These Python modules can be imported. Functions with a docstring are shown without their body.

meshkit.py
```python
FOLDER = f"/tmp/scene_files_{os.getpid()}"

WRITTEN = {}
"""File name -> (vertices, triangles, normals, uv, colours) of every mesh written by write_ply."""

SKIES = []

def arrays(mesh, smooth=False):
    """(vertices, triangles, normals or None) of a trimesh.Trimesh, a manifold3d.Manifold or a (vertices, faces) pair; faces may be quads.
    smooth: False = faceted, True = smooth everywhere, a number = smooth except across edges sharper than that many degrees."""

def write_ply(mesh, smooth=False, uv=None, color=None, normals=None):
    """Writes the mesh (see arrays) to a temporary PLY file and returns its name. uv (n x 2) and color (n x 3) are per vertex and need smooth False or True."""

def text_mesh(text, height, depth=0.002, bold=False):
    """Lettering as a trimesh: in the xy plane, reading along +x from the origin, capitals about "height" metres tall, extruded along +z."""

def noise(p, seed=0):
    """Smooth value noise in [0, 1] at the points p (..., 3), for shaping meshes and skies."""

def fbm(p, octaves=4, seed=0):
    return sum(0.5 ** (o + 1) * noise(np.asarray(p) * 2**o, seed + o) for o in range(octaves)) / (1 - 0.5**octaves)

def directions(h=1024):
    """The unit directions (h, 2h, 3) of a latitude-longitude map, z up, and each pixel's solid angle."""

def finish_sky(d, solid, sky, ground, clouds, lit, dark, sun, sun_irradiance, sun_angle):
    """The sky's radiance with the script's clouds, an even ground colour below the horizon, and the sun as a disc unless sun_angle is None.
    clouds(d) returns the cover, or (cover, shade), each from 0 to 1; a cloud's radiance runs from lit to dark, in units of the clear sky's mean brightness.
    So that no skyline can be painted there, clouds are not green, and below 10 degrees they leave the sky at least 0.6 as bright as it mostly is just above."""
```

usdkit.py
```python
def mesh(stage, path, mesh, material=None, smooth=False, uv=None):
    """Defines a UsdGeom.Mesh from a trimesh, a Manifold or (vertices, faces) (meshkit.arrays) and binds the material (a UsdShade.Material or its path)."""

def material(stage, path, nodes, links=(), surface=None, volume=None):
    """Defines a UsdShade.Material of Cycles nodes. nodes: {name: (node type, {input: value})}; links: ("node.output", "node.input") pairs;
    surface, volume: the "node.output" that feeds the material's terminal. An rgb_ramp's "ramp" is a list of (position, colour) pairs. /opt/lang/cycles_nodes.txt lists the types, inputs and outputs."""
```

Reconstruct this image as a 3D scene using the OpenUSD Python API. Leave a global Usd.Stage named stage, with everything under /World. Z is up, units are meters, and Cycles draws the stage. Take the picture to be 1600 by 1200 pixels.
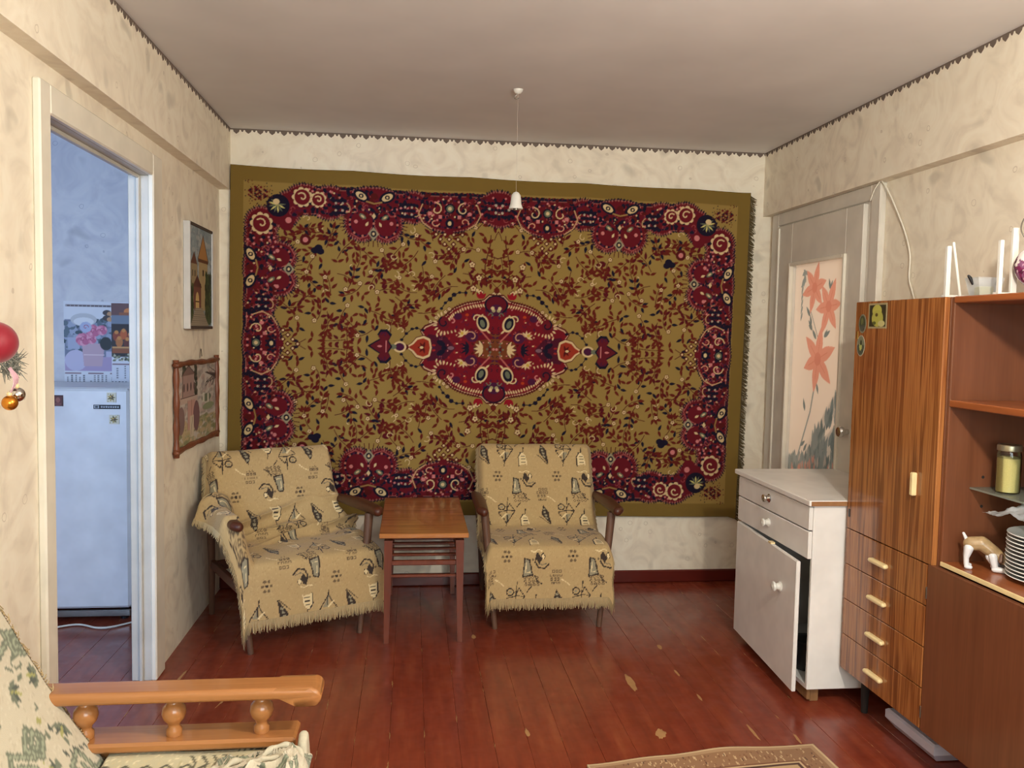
import math, random
import numpy as np
import trimesh
import manifold3d
from manifold3d import Manifold
from pxr import Usd, UsdGeom, UsdLux, UsdShade, Gf, Sdf, Vt
import usdkit, meshkit

stage = Usd.Stage.CreateInMemory()
UsdGeom.SetStageUpAxis(stage, UsdGeom.Tokens.z)
UsdGeom.SetStageMetersPerUnit(stage, 1.0)
UsdGeom.Xform.Define(stage, "/World")
UsdGeom.Scope.Define(stage, "/World/Looks")

# ------------------------------------------------------------------ camera
CAM_YAW, CAM_PITCH, CAM_ROLL, CAM_H = 0.11924, 0.06272, 0.01997, 1.4482
_f = np.array([math.sin(CAM_YAW) * math.cos(CAM_PITCH), math.cos(CAM_YAW) * math.cos(CAM_PITCH), -math.sin(CAM_PITCH)])
_r = np.array([math.cos(CAM_YAW), -math.sin(CAM_YAW), 0.0])
_u = np.cross(_r, _f)
_c, _s = math.cos(CAM_ROLL), math.sin(CAM_ROLL)
_r, _u = _c * _r + _s * _u, -_s * _r + _c * _u
cam = UsdGeom.Camera.Define(stage, "/World/camera")
cam.AddTransformOp().Set(Gf.Matrix4d(*_r, 0, *_u, 0, *(-_f), 0, 0, 0, CAM_H, 1))
cam.CreateHorizontalApertureAttr(36.0)
cam.CreateFocalLengthAttr(36.0 * 1310.8 / 1600)
cam.CreateFStopAttr(0.0)
cam.CreateClippingRangeAttr((0.02, 200.0))
cam.CreateExposureAttr(0.55)

# ------------------------------------------------------------------ light: sky, two windows, one ceiling lamp
LAMP_POS, LAMP_L, LAMP_COL = (1.00, 0.95, 2.05), 900.0, (1.0, 0.90, 0.76)
dome = UsdLux.DomeLight.Define(stage, "/World/sky_light")
dome.CreateIntensityAttr(0.6)
dome.CreateColorAttr(Gf.Vec3f(0.75, 0.85, 1.0))


def window_light(name, pos, rot, w, h, L, col):
    l = UsdLux.RectLight.Define(stage, "/World/" + name)
    l.CreateWidthAttr(w)
    l.CreateHeightAttr(h)
    l.CreateIntensityAttr(L)
    l.CreateColorAttr(Gf.Vec3f(*col))
    l.AddTranslateOp().Set(Gf.Vec3d(*pos))
    l.AddRotateXYZOp().Set(Gf.Vec3f(*rot))


window_light("daylight_room", (0.6, -1.42, 1.55), (90, 0, 0), 2.2, 1.5, 5.5, (0.93, 0.97, 1.0))
window_light("daylight_kitchen", (-2.0, 0.58, 1.55), (90, 0, 0), 1.4, 1.4, 10.0, (0.40, 0.58, 1.0))
window_light("hall_light", (3.0, 4.08, 1.45), (90, 0, 90), 1.0, 1.4, 1.75, (1.0, 0.93, 0.86))
lamp_light = UsdLux.SphereLight.Define(stage, "/World/lamp_light")
lamp_light.CreateRadiusAttr(0.045)
lamp_light.CreateIntensityAttr(LAMP_L)
lamp_light.CreateColorAttr(Gf.Vec3f(*LAMP_COL))
lamp_light.AddTranslateOp().Set(Gf.Vec3d(*LAMP_POS))


# ------------------------------------------------------------------ painted patterns
def lin(c):
    c = np.asarray(c, float) / 255.0
    return np.where(c <= 0.04045, c / 12.92, ((c + 0.055) / 1.055) ** 2.4)


class Canvas:
    """A painted pattern (woven, printed or brushed) kept as an array of colours; it ends up as vertex colours of a mesh.
    Coordinates run from (x0, y0), res is the cell size, any unit."""

    def __init__(self, x0, y0, w, h, res, bg):
        self.x0, self.y0, self.res = x0, y0, res
        self.nx, self.ny = int(round(w / res)), int(round(h / res))
        self.a = np.empty((self.ny, self.nx, 3))
        self.a[:] = lin(bg)

    def _win(self, xa, xb, ya, yb):
        i0, i1 = max(0, int((xa - self.x0) / self.res) - 1), min(self.nx, int((xb - self.x0) / self.res) + 2)
        j0, j1 = max(0, int((ya - self.y0) / self.res) - 1), min(self.ny, int((yb - self.y0) / self.res) + 2)
        if i0 >= i1 or j0 >= j1:
            return None
        X, Y = np.meshgrid(self.x0 + (np.arange(i0, i1) + 0.5) * self.res, self.y0 + (np.arange(j0, j1) + 0.5) * self.res)
        return slice(j0, j1), slice(i0, i1), X, Y

    def _put(self, win, mask, col, alpha=1.0):
        v = self.a[win[0], win[1]]
        v[mask] = v[mask] * (1 - alpha) + lin(col) * alpha

    def poly(self, pts, col, alpha=1.0):
        p = np.asarray(pts, float)
        win = self._win(p[:, 0].min(), p[:, 0].max(), p[:, 1].min(), p[:, 1].max())
        if win is None:
            return
        X, Y = win[2], win[3]
        inside = np.zeros(X.shape, bool)
        for (xa, ya), (xb, yb) in zip(p, np.roll(p, -1, 0)):
            if ya != yb:
                inside ^= ((ya > Y) != (yb > Y)) & (X < (xb - xa) * (Y - ya) / (yb - ya) + xa)
        self._put(win, inside, col, alpha)

    def ell(self, cx, cy, rx, ry, col, rot=0.0, alpha=1.0):
        m = max(rx, ry)
        win = self._win(cx - m, cx + m, cy - m, cy + m)
        if win is None:
            return
        c, s = math.cos(rot), math.sin(rot)
        u, v = (win[2] - cx) * c + (win[3] - cy) * s, -(win[2] - cx) * s + (win[3] - cy) * c
        self._put(win, (u / rx) ** 2 + (v / ry) ** 2 <= 1, col, alpha)

    def line(self, pts, width, col, alpha=1.0):
        for (xa, ya), (xb, yb) in zip(pts[:-1], pts[1:]):
            h = width / 2
            win = self._win(min(xa, xb) - h, max(xa, xb) + h, min(ya, yb) - h, max(ya, yb) + h)
            if win is None:
                continue
            dx, dy = xb - xa, yb - ya
            t = np.clip(((win[2] - xa) * dx + (win[3] - ya) * dy) / max(dx * dx + dy * dy, 1e-9), 0, 1)
            self._put(win, np.hypot(win[2] - xa - t * dx, win[3] - ya - t * dy) <= h, col, alpha)

    def rect(self, xa, ya, xb, yb, col, alpha=1.0):
        self.poly([(xa, ya), (xb, ya), (xb, yb), (xa, yb)], col, alpha)

    def leaf(self, x, y, ang, L, W, col):
        t = np.linspace(0, 1, 7)
        w = W * np.sin(np.pi * t ** 0.8) * 0.5
        c, s = math.cos(ang), math.sin(ang)
        up = [(x + L * a * c - b * s, y + L * a * s + b * c) for a, b in zip(t, w)]
        dn = [(x + L * a * c + b * s, y + L * a * s - b * c) for a, b in zip(t[::-1], w[::-1])]
        self.poly(up + dn, col)

    def arc(self, cx, cy, r, a0, a1, width, col, n=10, ry=None):
        t = np.radians(np.linspace(a0, a1, n))
        self.line([(cx + r * math.cos(a), cy + (ry or r) * math.sin(a)) for a in t], width, col)

    def curl(self, cx, cy, r, a0, turn, width, col):
        n = max(8, int(abs(turn) / 30))
        t = np.linspace(0, 1, n)
        self.line([(cx + r * (1 - 0.75 * k) * math.cos(math.radians(a0 + turn * k)), cy + r * (1 - 0.75 * k) * math.sin(math.radians(a0 + turn * k))) for k in t], width, col)

    def half(self):
        a = self.a[: self.ny // 2 * 2, : self.nx // 2 * 2]
        return (a[0::2, 0::2] + a[1::2, 0::2] + a[0::2, 1::2] + a[1::2, 1::2]) / 4

    def sample(self, x, y, wrap=True):
        i, j = np.floor((np.asarray(x) - self.x0) / self.res).astype(int), np.floor((np.asarray(y) - self.y0) / self.res).astype(int)
        if wrap:
            i, j = i % self.nx, j % self.ny
        else:
            i, j = np.clip(i, 0, self.nx - 1), np.clip(j, 0, self.ny - 1)
        return self.a[j, i]

# ------------------------------------------------------------------ helpers: names, things, parts
_used = {}


def numbered(path):
    n = _used.get(path, -1) + 1
    _used[path] = n
    return path if n == 0 else f"{path}_{n:03d}"


def tag(prim, label=None, cat=None, group=None, kind=None):
    for k, v in (("label", label), ("category", cat), ("group", group), ("kind", kind)):
        if v:
            prim.SetCustomDataByKey(k, v)


class Thing:
    def __init__(self, name, label, cat, loc=(0, 0, 0), rotz=0.0, group=None, kind=None, local=False):
        """local: part meshes are given in the thing's own frame; otherwise in world coordinates."""
        self.path = numbered("/World/" + name)
        x = UsdGeom.Xform.Define(stage, self.path)
        x.AddTranslateOp().Set(Gf.Vec3d(*loc))
        if rotz:
            x.AddRotateZOp().Set(rotz)
        self.prim, self.loc, self.local = x.GetPrim(), np.array(loc, float), local
        tag(self.prim, label, cat, group, kind)

    def part(self, name, mesh, mat, smooth=False, label=None, kind=None, col=None, under=None):
        v, f = arr(mesh)
        if not self.local:
            v = v - self.loc
        path = numbered(f"{under or self.path}/{name}")
        m = usdkit.mesh(stage, path, (v, f), mat, smooth=smooth)
        if col is not None:
            UsdGeom.PrimvarsAPI(m).CreatePrimvar("paint", Sdf.ValueTypeNames.Color3fArray, "vertex").Set(Vt.Vec3fArray.FromNumpy(np.asarray(col, np.float32)))
        tag(m.GetPrim(), label, kind=kind)
        return path


def one(name, mesh, mat, label, cat, group=None, kind=None, smooth=False, col=None):
    """A thing that is one mesh."""
    path = numbered("/World/" + name)
    m = usdkit.mesh(stage, path, arr(mesh), mat, smooth=smooth)
    if col is not None:
        UsdGeom.PrimvarsAPI(m).CreatePrimvar("paint", Sdf.ValueTypeNames.Color3fArray, "vertex").Set(Vt.Vec3fArray.FromNumpy(np.asarray(col, np.float32)))
    tag(m.GetPrim(), label, cat, group, kind)
    return path


def copy_of(path, loc, label, cat, group=None, rotz=0.0, name=None):
    p = numbered("/World/" + (name or path.split("/")[-1]))
    x = UsdGeom.Xform.Define(stage, p)
    x.GetPrim().GetReferences().AddInternalReference(path)
    x.GetPrim().SetInstanceable(True)
    x.ClearXformOpOrder()
    x.AddTranslateOp().Set(Gf.Vec3d(*loc))
    if rotz:
        x.AddRotateZOp().Set(rotz)
    tag(x.GetPrim(), label, cat, group)
    return p


# ------------------------------------------------------------------ helpers: shapes
def arr(mesh):
    if hasattr(mesh, "to_mesh"):
        m = mesh.to_mesh()
        return np.array(m.vert_properties[:, :3], float), np.array(m.tri_verts, int)
    if isinstance(mesh, (tuple, list)):
        v, f = np.asarray(mesh[0], float), np.asarray(mesh[1], int)
        if f.shape[1] == 4:
            f = np.vstack([f[:, [0, 1, 2]], f[:, [0, 2, 3]]])
        return v, f
    return np.array(mesh.vertices), np.array(mesh.faces)


def join(*ms):
    V, F, n = [], [], 0
    for m in ms:
        v, f = arr(m)
        V.append(v)
        F.append(f + n)
        n += len(v)
    return np.vstack(V), np.vstack(F)


def moved(mesh, t=(0, 0, 0), rz=0.0, rx=0.0, ry=0.0, about=(0, 0, 0)):
    v, f = arr(mesh)
    v = v - np.array(about)
    for ang, (i, j) in ((rx, (1, 2)), (ry, (2, 0)), (rz, (0, 1))):
        if ang:
            c, s = math.cos(math.radians(ang)), math.sin(math.radians(ang))
            a, b = v[:, i] * c - v[:, j] * s, v[:, i] * s + v[:, j] * c
            v[:, i], v[:, j] = a, b
    return v + np.array(about) + np.array(t), f


def box(x0, x1, y0, y1, z0, z1, b=0.003):
    """A board or block with chamfered edges."""
    lo, hi = np.minimum((x0, y0, z0), (x1, y1, z1)), np.maximum((x0, y0, z0), (x1, y1, z1))
    b = min(b, *((hi - lo) * 0.45))
    if b <= 0:
        m = trimesh.creation.box((hi - lo))
        m.apply_translation((hi + lo) / 2)
        return arr(m)
    pts = []
    for i in (0, 1):
        for j in (0, 1):
            for k in (0, 1):
                c = np.array([(lo, hi)[i][0], (lo, hi)[j][1], (lo, hi)[k][2]])
                s = np.array([1 - 2 * i, 1 - 2 * j, 1 - 2 * k]) * b
                for ax in range(3):
                    o = s.copy()
                    o[ax] = 0
                    pts.append(c + o)
    return arr(Manifold.hull_points(np.array(pts)))


def hull(*spheres, n=16):
    """Hull of balls given as (x, y, z, r)."""
    return Manifold.batch_hull([Manifold.sphere(r, n).translate((x, y, z)) for x, y, z, r in spheres])


def blob(chains, edge=0.01, it=10):
    """Several hulls grown together into one smooth skin."""
    m = Manifold()
    for ch in chains:
        m = m + hull(*ch)
    m = m.refine_to_length(edge)
    v, f = arr(m)
    t = trimesh.Trimesh(v, f, process=True)
    trimesh.smoothing.filter_taubin(t, iterations=it)
    return arr(t)


def lathe(profile, n=32, at=(0, 0, 0)):
    """Revolve (r, z) pairs round z."""
    p = np.array(profile, float)
    a = np.arange(n) * 2 * np.pi / n
    v = np.stack([np.outer(p[:, 0], np.cos(a)), np.outer(p[:, 0], np.sin(a)), np.repeat(p[:, 1:2], n, 1)], -1).reshape(-1, 3)
    f = []
    for i in range(len(p) - 1):
        for j in range(n):
            k = (j + 1) % n
            f.append((i * n + j, i * n + k, (i + 1) * n + k, (i + 1) * n + j))
    v, f = arr((v, np.array(f)))
    caps = []
    for row, flip in ((0, True), (len(p) - 1, False)):
        if p[row, 0] > 1e-6:
            v = np.vstack([v, [[0, 0, p[row, 1]]]])
            for j in range(n):
                k = (j + 1) % n
                caps.append((len(v) - 1, row * n + k, row * n + j) if flip else (len(v) - 1, row * n + j, row * n + k))
    if caps:
        f = np.vstack([f, caps])
    return v + np.array(at), f


def tube(path, radius, n=10, close=True):
    p = np.asarray(path, float)
    r = np.broadcast_to(np.asarray(radius, float), (len(p),))
    t = np.gradient(p, axis=0)
    t /= np.maximum(np.linalg.norm(t, axis=1, keepdims=True), 1e-9)
    up = np.array([0, 0, 1.0]) if abs(t[0][2]) < 0.9 else np.array([1.0, 0, 0])
    V = []
    a = np.arange(n) * 2 * np.pi / n
    for k in range(len(p)):
        s = np.cross(t[k], up)
        s /= np.linalg.norm(s)
        up = np.cross(s, t[k])
        V.append(p[k] + r[k] * (np.outer(np.cos(a), s) + np.outer(np.sin(a), up)))
    v = np.vstack(V)
    f = []
    for i in range(len(p) - 1):
        for j in range(n):
            k = (j + 1) % n
            f.append((i * n + j, i * n + k, (i + 1) * n + k, (i + 1) * n + j))
    v, f = arr((v, np.array(f)))
    e = (len(p) - 1) * n
    for j in range(1, n - 1):
        f = np.vstack([f, [[0, j + 1, j], [e, e + j, e + j + 1]]])
    return v, f


def smooth_path(pts, n):
    """Catmull-Rom through the points, resampled evenly into n points."""
    p = np.asarray(pts, float)
    q = np.vstack([2 * p[0] - p[1], p, 2 * p[-1] - p[-2]])
    out = []
    for i in range(1, len(q) - 2):
        for t in np.linspace(0, 1, 24, endpoint=False):
            a, b, c, d = q[i - 1], q[i], q[i + 1], q[i + 2]
            out.append(0.5 * (2 * b + (c - a) * t + (2 * a - 5 * b + 4 * c - d) * t * t + (3 * b - a - 3 * c + d) * t ** 3))
    out = np.array(out + [p[-1]])
    s = np.concatenate([[0], np.cumsum(np.linalg.norm(np.diff(out, axis=0), axis=1))])
    u = np.linspace(0, s[-1], n)
    return np.stack([np.interp(u, s, out[:, k]) for k in range(out.shape[1])], 1), u


def grid_faces(ny, nx, base=0, flip=False):
    j, i = np.meshgrid(np.arange(ny - 1), np.arange(nx - 1), indexing="ij")
    a = (j * nx + i).ravel() + base
    q = np.stack([a, a + 1, a + nx + 1, a + nx], 1)
    return q[:, ::-1] if flip else q


def sheet(P, col, thick, back=None):
    """A cloth: grid of points P (ny, nx, 3) with colours, given a thickness behind it (along -normal) and closed round the rim."""
    ny, nx = P.shape[:2]
    du, dv = np.gradient(P, axis=1), np.gradient(P, axis=0)
    n = np.cross(du, dv)
    n /= np.maximum(np.linalg.norm(n, axis=2, keepdims=True), 1e-9)
    Q = P - n * thick
    v = np.vstack([P.reshape(-1, 3), Q.reshape(-1, 3)])
    c0 = col.reshape(-1, 3)
    c = np.vstack([c0, c0 if back is None else np.broadcast_to(lin(back), c0.shape)])
    N = ny * nx
    rim = np.concatenate([np.arange(nx), np.arange(1, ny) * nx + nx - 1, (ny - 1) * nx + np.arange(nx - 2, -1, -1), np.arange(ny - 2, 0, -1) * nx])
    r2 = np.roll(rim, -1)
    q = np.vstack([grid_faces(ny, nx), grid_faces(ny, nx, N, True), np.stack([r2, rim, rim + N, r2 + N], 1)])
    return arr((v, q)), c


def panel(colours, o, U, V, depth):
    """A flat painted board: colours (ny, nx, 3), lower-left corner o, edges U and V, and a thickness behind (against U x V)."""
    ny, nx = colours.shape[:2]
    s, t = np.meshgrid(np.linspace(0, 1, nx), np.linspace(0, 1, ny))
    P = np.array(o) + s[..., None] * np.array(U) + t[..., None] * np.array(V)
    n = np.cross(U, V)
    n = n / np.linalg.norm(n)
    v = P.reshape(-1, 3)
    rim = np.concatenate([np.arange(nx), np.arange(1, ny) * nx + nx - 1, (ny - 1) * nx + np.arange(nx - 2, -1, -1), np.arange(ny - 2, 0, -1) * nx])
    N, R = len(v), len(rim)
    v = np.vstack([v, v[rim] - n * depth])
    k = np.arange(R)
    k2 = (k + 1) % R
    q = np.vstack([grid_faces(ny, nx), np.stack([rim[k2], rim, N + k, N + k2], 1)])
    f = arr((v, q))[1]
    c4 = [N + 0, N + nx - 1, N + nx + ny - 2, N + 2 * nx + ny - 3]
    fan = [[N + R - 1 - (i - 1), N + R - 1 - i, N + 0] for i in range(1, R - 1)]
    f = np.vstack([f, fan])
    c = np.vstack([colours.reshape(-1, 3), colours.reshape(-1, 3)[rim]])
    return (v, f), c


def fringe(path, down, length, rnd, per=260, w=0.0022, splay=0.25, col=None):
    """Tassel threads hanging from a hem path (n, 3); down (3,) or (n, 3) is where they hang."""
    p = np.asarray(path, float)
    s = np.concatenate([[0], np.cumsum(np.linalg.norm(np.diff(p, axis=0), axis=1))])
    n = int(s[-1] * per)
    d = np.broadcast_to(np.asarray(down, float), p.shape)
    V, F = [], []
    for k in range(n):
        u = s[-1] * (k + 0.5) / n
        at = np.array([np.interp(u, s, p[:, i]) for i in range(3)])
        dr = np.array([np.interp(u, s, d[:, i]) for i in range(3)])
        tan = np.array([np.interp(u + 0.004, s, p[:, i]) - np.interp(u - 0.004, s, p[:, i]) for i in range(3)])
        tan /= max(np.linalg.norm(tan), 1e-9)
        side = np.cross(tan, dr)
        side /= max(np.linalg.norm(side), 1e-9)
        L = length * rnd.uniform(0.75, 1.1)
        lean = rnd.uniform(-splay, splay)
        out = rnd.uniform(-0.12, 0.25)
        mid = at + dr * L * 0.5 + tan * lean * L * 0.3 + side * out * L * 0.3
        end = at + dr * L + tan * lean * L + side * out * L
        ring = []
        for c, ww in ((at - dr * 0.004, w), (mid, w * 0.9), (end, w * 0.5)):
            ring += [c + tan * ww, c + side * ww, c - tan * ww, c - side * ww]
        b = len(V)
        V += ring
        for i in range(2):
            for j in range(4):
                F.append((b + i * 4 + j, b + i * 4 + (j + 1) % 4, b + i * 4 + 4 + (j + 1) % 4, b + i * 4 + 4 + j))
        F.append((b + 8, b + 9, b + 10, b + 11))
    return arr((np.array(V), np.array(F)))


# ------------------------------------------------------------------ materials
def C(*rgb):
    return tuple(float(x) for x in lin(rgb))


def plain(name, rgb, rough=0.5, **kw):
    """Paint or plastic with a faint unevenness of tone and relief."""
    c = np.array(C(*rgb))
    return usdkit.material(stage, "/World/Looks/" + name, {
        "g": ("geometry", {}), "n": ("noise_texture", {"scale": kw.pop("grain", 9.0), "detail": 5.0}),
        "r": ("rgb_ramp", {"ramp": [(0.25, tuple(c * kw.pop("dark", 0.9))), (0.75, tuple(np.minimum(c * 1.06, 0.95)))]}),
        "n2": ("noise_texture", {"scale": kw.pop("bump_scale", 120.0), "detail": 3.0}), "b": ("bump", {"strength": kw.pop("bump", 0.04), "distance": 0.002}),
        "p": ("principled_bsdf", {"roughness": rough, **kw})},
        [("g.position", "n.vector"), ("g.position", "n2.vector"), ("n.fac", "r.fac"), ("r.color", "p.base_color"), ("n2.fac", "b.height"), ("b.normal", "p.normal")], surface="p.BSDF")


def wood(name, stops, axis, rough=0.3, freq=26.0, along=1.2, **kw):
    """Lacquered wood, grain running along the axis."""
    sc = [freq, freq, freq]
    sc["xyz".index(axis)] = along
    return usdkit.material(stage, "/World/Looks/" + name, {
        "g": ("geometry", {}), "m": ("mapping", {"scale": tuple(sc)}),
        "n": ("noise_texture", {"scale": 1.0, "detail": 4.0, "roughness": 0.6, "distortion": 0.35}),
        "m2": ("mapping", {"scale": tuple(s * 5 for s in sc)}), "n2": ("noise_texture", {"scale": 1.0, "detail": 3.0}),
        "x": ("mix", {"fac": 0.25}), "r": ("rgb_ramp", {"ramp": [(p, C(*c)) for p, c in stops]}),
        "b": ("bump", {"strength": 0.05, "distance": 0.001}),
        "p": ("principled_bsdf", {"roughness": rough, **kw})},
        [("g.position", "m.vector"), ("m.vector", "n.vector"), ("g.position", "m2.vector"), ("m2.vector", "n2.vector"), ("n.color", "x.color1"), ("n2.color", "x.color2"),
         ("x.color", "r.fac"), ("r.color", "p.base_color"), ("n2.fac", "b.height"), ("b.normal", "p.normal")], surface="p.BSDF")


def painted(name, rough=0.9, bump=0.25, bump_scale=500.0, **kw):
    """Colours come with the mesh: woven, printed or brushed on."""
    return usdkit.material(stage, "/World/Looks/" + name, {
        "a": ("attribute", {"attribute": "paint"}), "g": ("geometry", {}), "n": ("noise_texture", {"scale": bump_scale, "detail": 2.0}),
        "b": ("bump", {"strength": bump, "distance": 0.002}), "p": ("principled_bsdf", {"roughness": rough, **kw})},
        [("a.color", "p.base_color"), ("g.position", "n.vector"), ("n.fac", "b.height"), ("b.normal", "p.normal")], surface="p.BSDF")


def wallpaper(name, light, mid, dark, motif):
    return usdkit.material(stage, "/World/Looks/" + name, {
        "g": ("geometry", {}),
        "n": ("noise_texture", {"scale": 5.5, "detail": 3.0, "roughness": 0.5, "distortion": 2.2}),
        "r": ("rgb_ramp", {"ramp": [(0.28, C(*dark)), (0.48, C(*mid)), (0.64, C(*light)), (0.78, C(*mid))]}),
        "sp": ("noise_texture", {"scale": 7.5, "detail": 1.0, "distortion": 0.3}),
        "spr": ("map_range", {"from_min": 0.66, "from_max": 0.76, "to_min": 0.0, "to_max": 0.55, "clamp": True}),
        "mx0": ("mix", {"color2": C(*[int(x * 0.86) for x in dark])}),
        "w": ("noise_texture", {"scale": 40.0, "detail": 2.0}),
        "v": ("voronoi_texture", {"scale": 9.0, "feature": "f1", "randomness": 1.0}),
        "ad": ("math", {"math_type": "multiply_add", "value2": 0.10}),
        "cmp": ("math", {"math_type": "compare", "value2": 0.155, "value3": 0.014}),
        "cmp2": ("math", {"math_type": "multiply", "value2": 0.4}),
        "mx": ("mix", {"color2": C(*motif)}),
        "f": ("noise_texture", {"scale": 260.0, "detail": 2.0}), "b": ("bump", {"strength": 0.12, "distance": 0.002}),
        "p": ("principled_bsdf", {"roughness": 0.72, "specular_ior_level": 0.3})},
        [("g.position", "n.vector"), ("n.fac", "r.fac"), ("g.position", "sp.vector"), ("sp.fac", "spr.value"), ("spr.result", "mx0.fac"), ("r.color", "mx0.color1"),
         ("g.position", "w.vector"), ("g.position", "v.vector"), ("w.fac", "ad.value1"), ("v.distance", "ad.value3"), ("ad.value", "cmp.value1"), ("cmp.value", "cmp2.value1"), ("cmp2.value", "mx.fac"),
         ("mx0.color", "mx.color1"), ("mx.color", "p.base_color"), ("g.position", "f.vector"), ("f.fac", "b.height"), ("b.normal", "p.normal")], surface="p.BSDF")


M = {}
M["paper"] = wallpaper("wallpaper", (243, 235, 216), (238, 228, 208), (225, 214, 195), (184, 168, 148))
M["paper_kitchen"] = wallpaper("wallpaper_kitchen", (220, 218, 220), (213, 211, 215), (202, 200, 207), (150, 150, 164))
M["ceiling"] = plain("whitewash", (222, 220, 219), 0.85, bump=0.08, grain=2.0)
M["white"] = plain("white_enamel", (232, 226, 210), 0.38, bump=0.06)
M["jamb"] = plain("aged_jamb_paint", (196, 192, 182), 0.4, bump=0.06)
M["white2"] = plain("white_cabinet_paint", (236, 233, 228), 0.35, bump=0.03)
M["grey_door"] = plain("door_paint", (218, 212, 200), 0.36, bump=0.05)
M["chip"] = plain("raw_chipboard", (150, 106, 66), 0.8, grain=60.0)
M["base"] = plain("baseboard_paint", (92, 28, 20), 0.28, bump=0.08)
M["lace"] = plain("border_paper", (112, 98, 88), 0.8)
M["lace_light"] = plain("border_paper_light", (196, 182, 160), 0.8)
M["dark"] = plain("dark_inside", (38, 30, 26), 0.8)
M["black"] = plain("black_plastic", (24, 24, 26), 0.4)
M["handle"] = plain("cream_plastic", (236, 214, 160), 0.35, grain=30.0)
M["metal"] = plain("grey_metal", (150, 146, 138), 0.32, metallic=0.9)
M["brass"] = plain("brass", (196, 160, 84), 0.3, metallic=0.9)
M["chrome"] = plain("chrome", (210, 208, 204), 0.15, metallic=1.0)
M["plastic_w"] = plain("white_plastic", (226, 224, 216), 0.3)
M["plastic_g"] = plain("pale_grey_plastic", (212, 210, 224), 0.45)
M["fridge"] = plain("fridge_enamel", (226, 226, 228), 0.28, bump=0.0)
M["cable"] = plain("white_cable", (226, 220, 204), 0.5)
M["thread"] = plain("cream_thread", (192, 170, 128), 0.95, grain=200.0)
M["thread_dark"] = plain("olive_thread", (96, 82, 50), 0.95, grain=200.0)
M["cushion"] = plain("cushion_cloth", (120, 84, 60), 0.95, grain=60.0)
M["cloth"] = painted("woven_throw", 0.95, 0.35, 420.0, sheen_weight=0.15)
M["pile"] = painted("carpet_pile", 1.0, 0.5, 700.0, sheen_weight=0.12, specular_ior_level=0.1)
M["print"] = painted("printed_paper", 0.55, 0.0)
M["glaze"] = painted("glazed_ceramic", 0.15, 0.0)
M["brushed"] = painted("brush_painted_panel", 0.4, 0.04, 90.0)
M["painted_glass"] = usdkit.material(stage, "/World/Looks/painted_glass", {
    "a": ("attribute", {"attribute": "paint"}), "t": ("translucent_bsdf", {}), "p": ("principled_bsdf", {"roughness": 0.3}), "m": ("mix_closure", {"fac": 0.5})},
    [("a.color", "t.color"), ("a.color", "p.base_color"), ("t.BSDF", "m.closure1"), ("p.BSDF", "m.closure2")], surface="m.closure")
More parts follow.
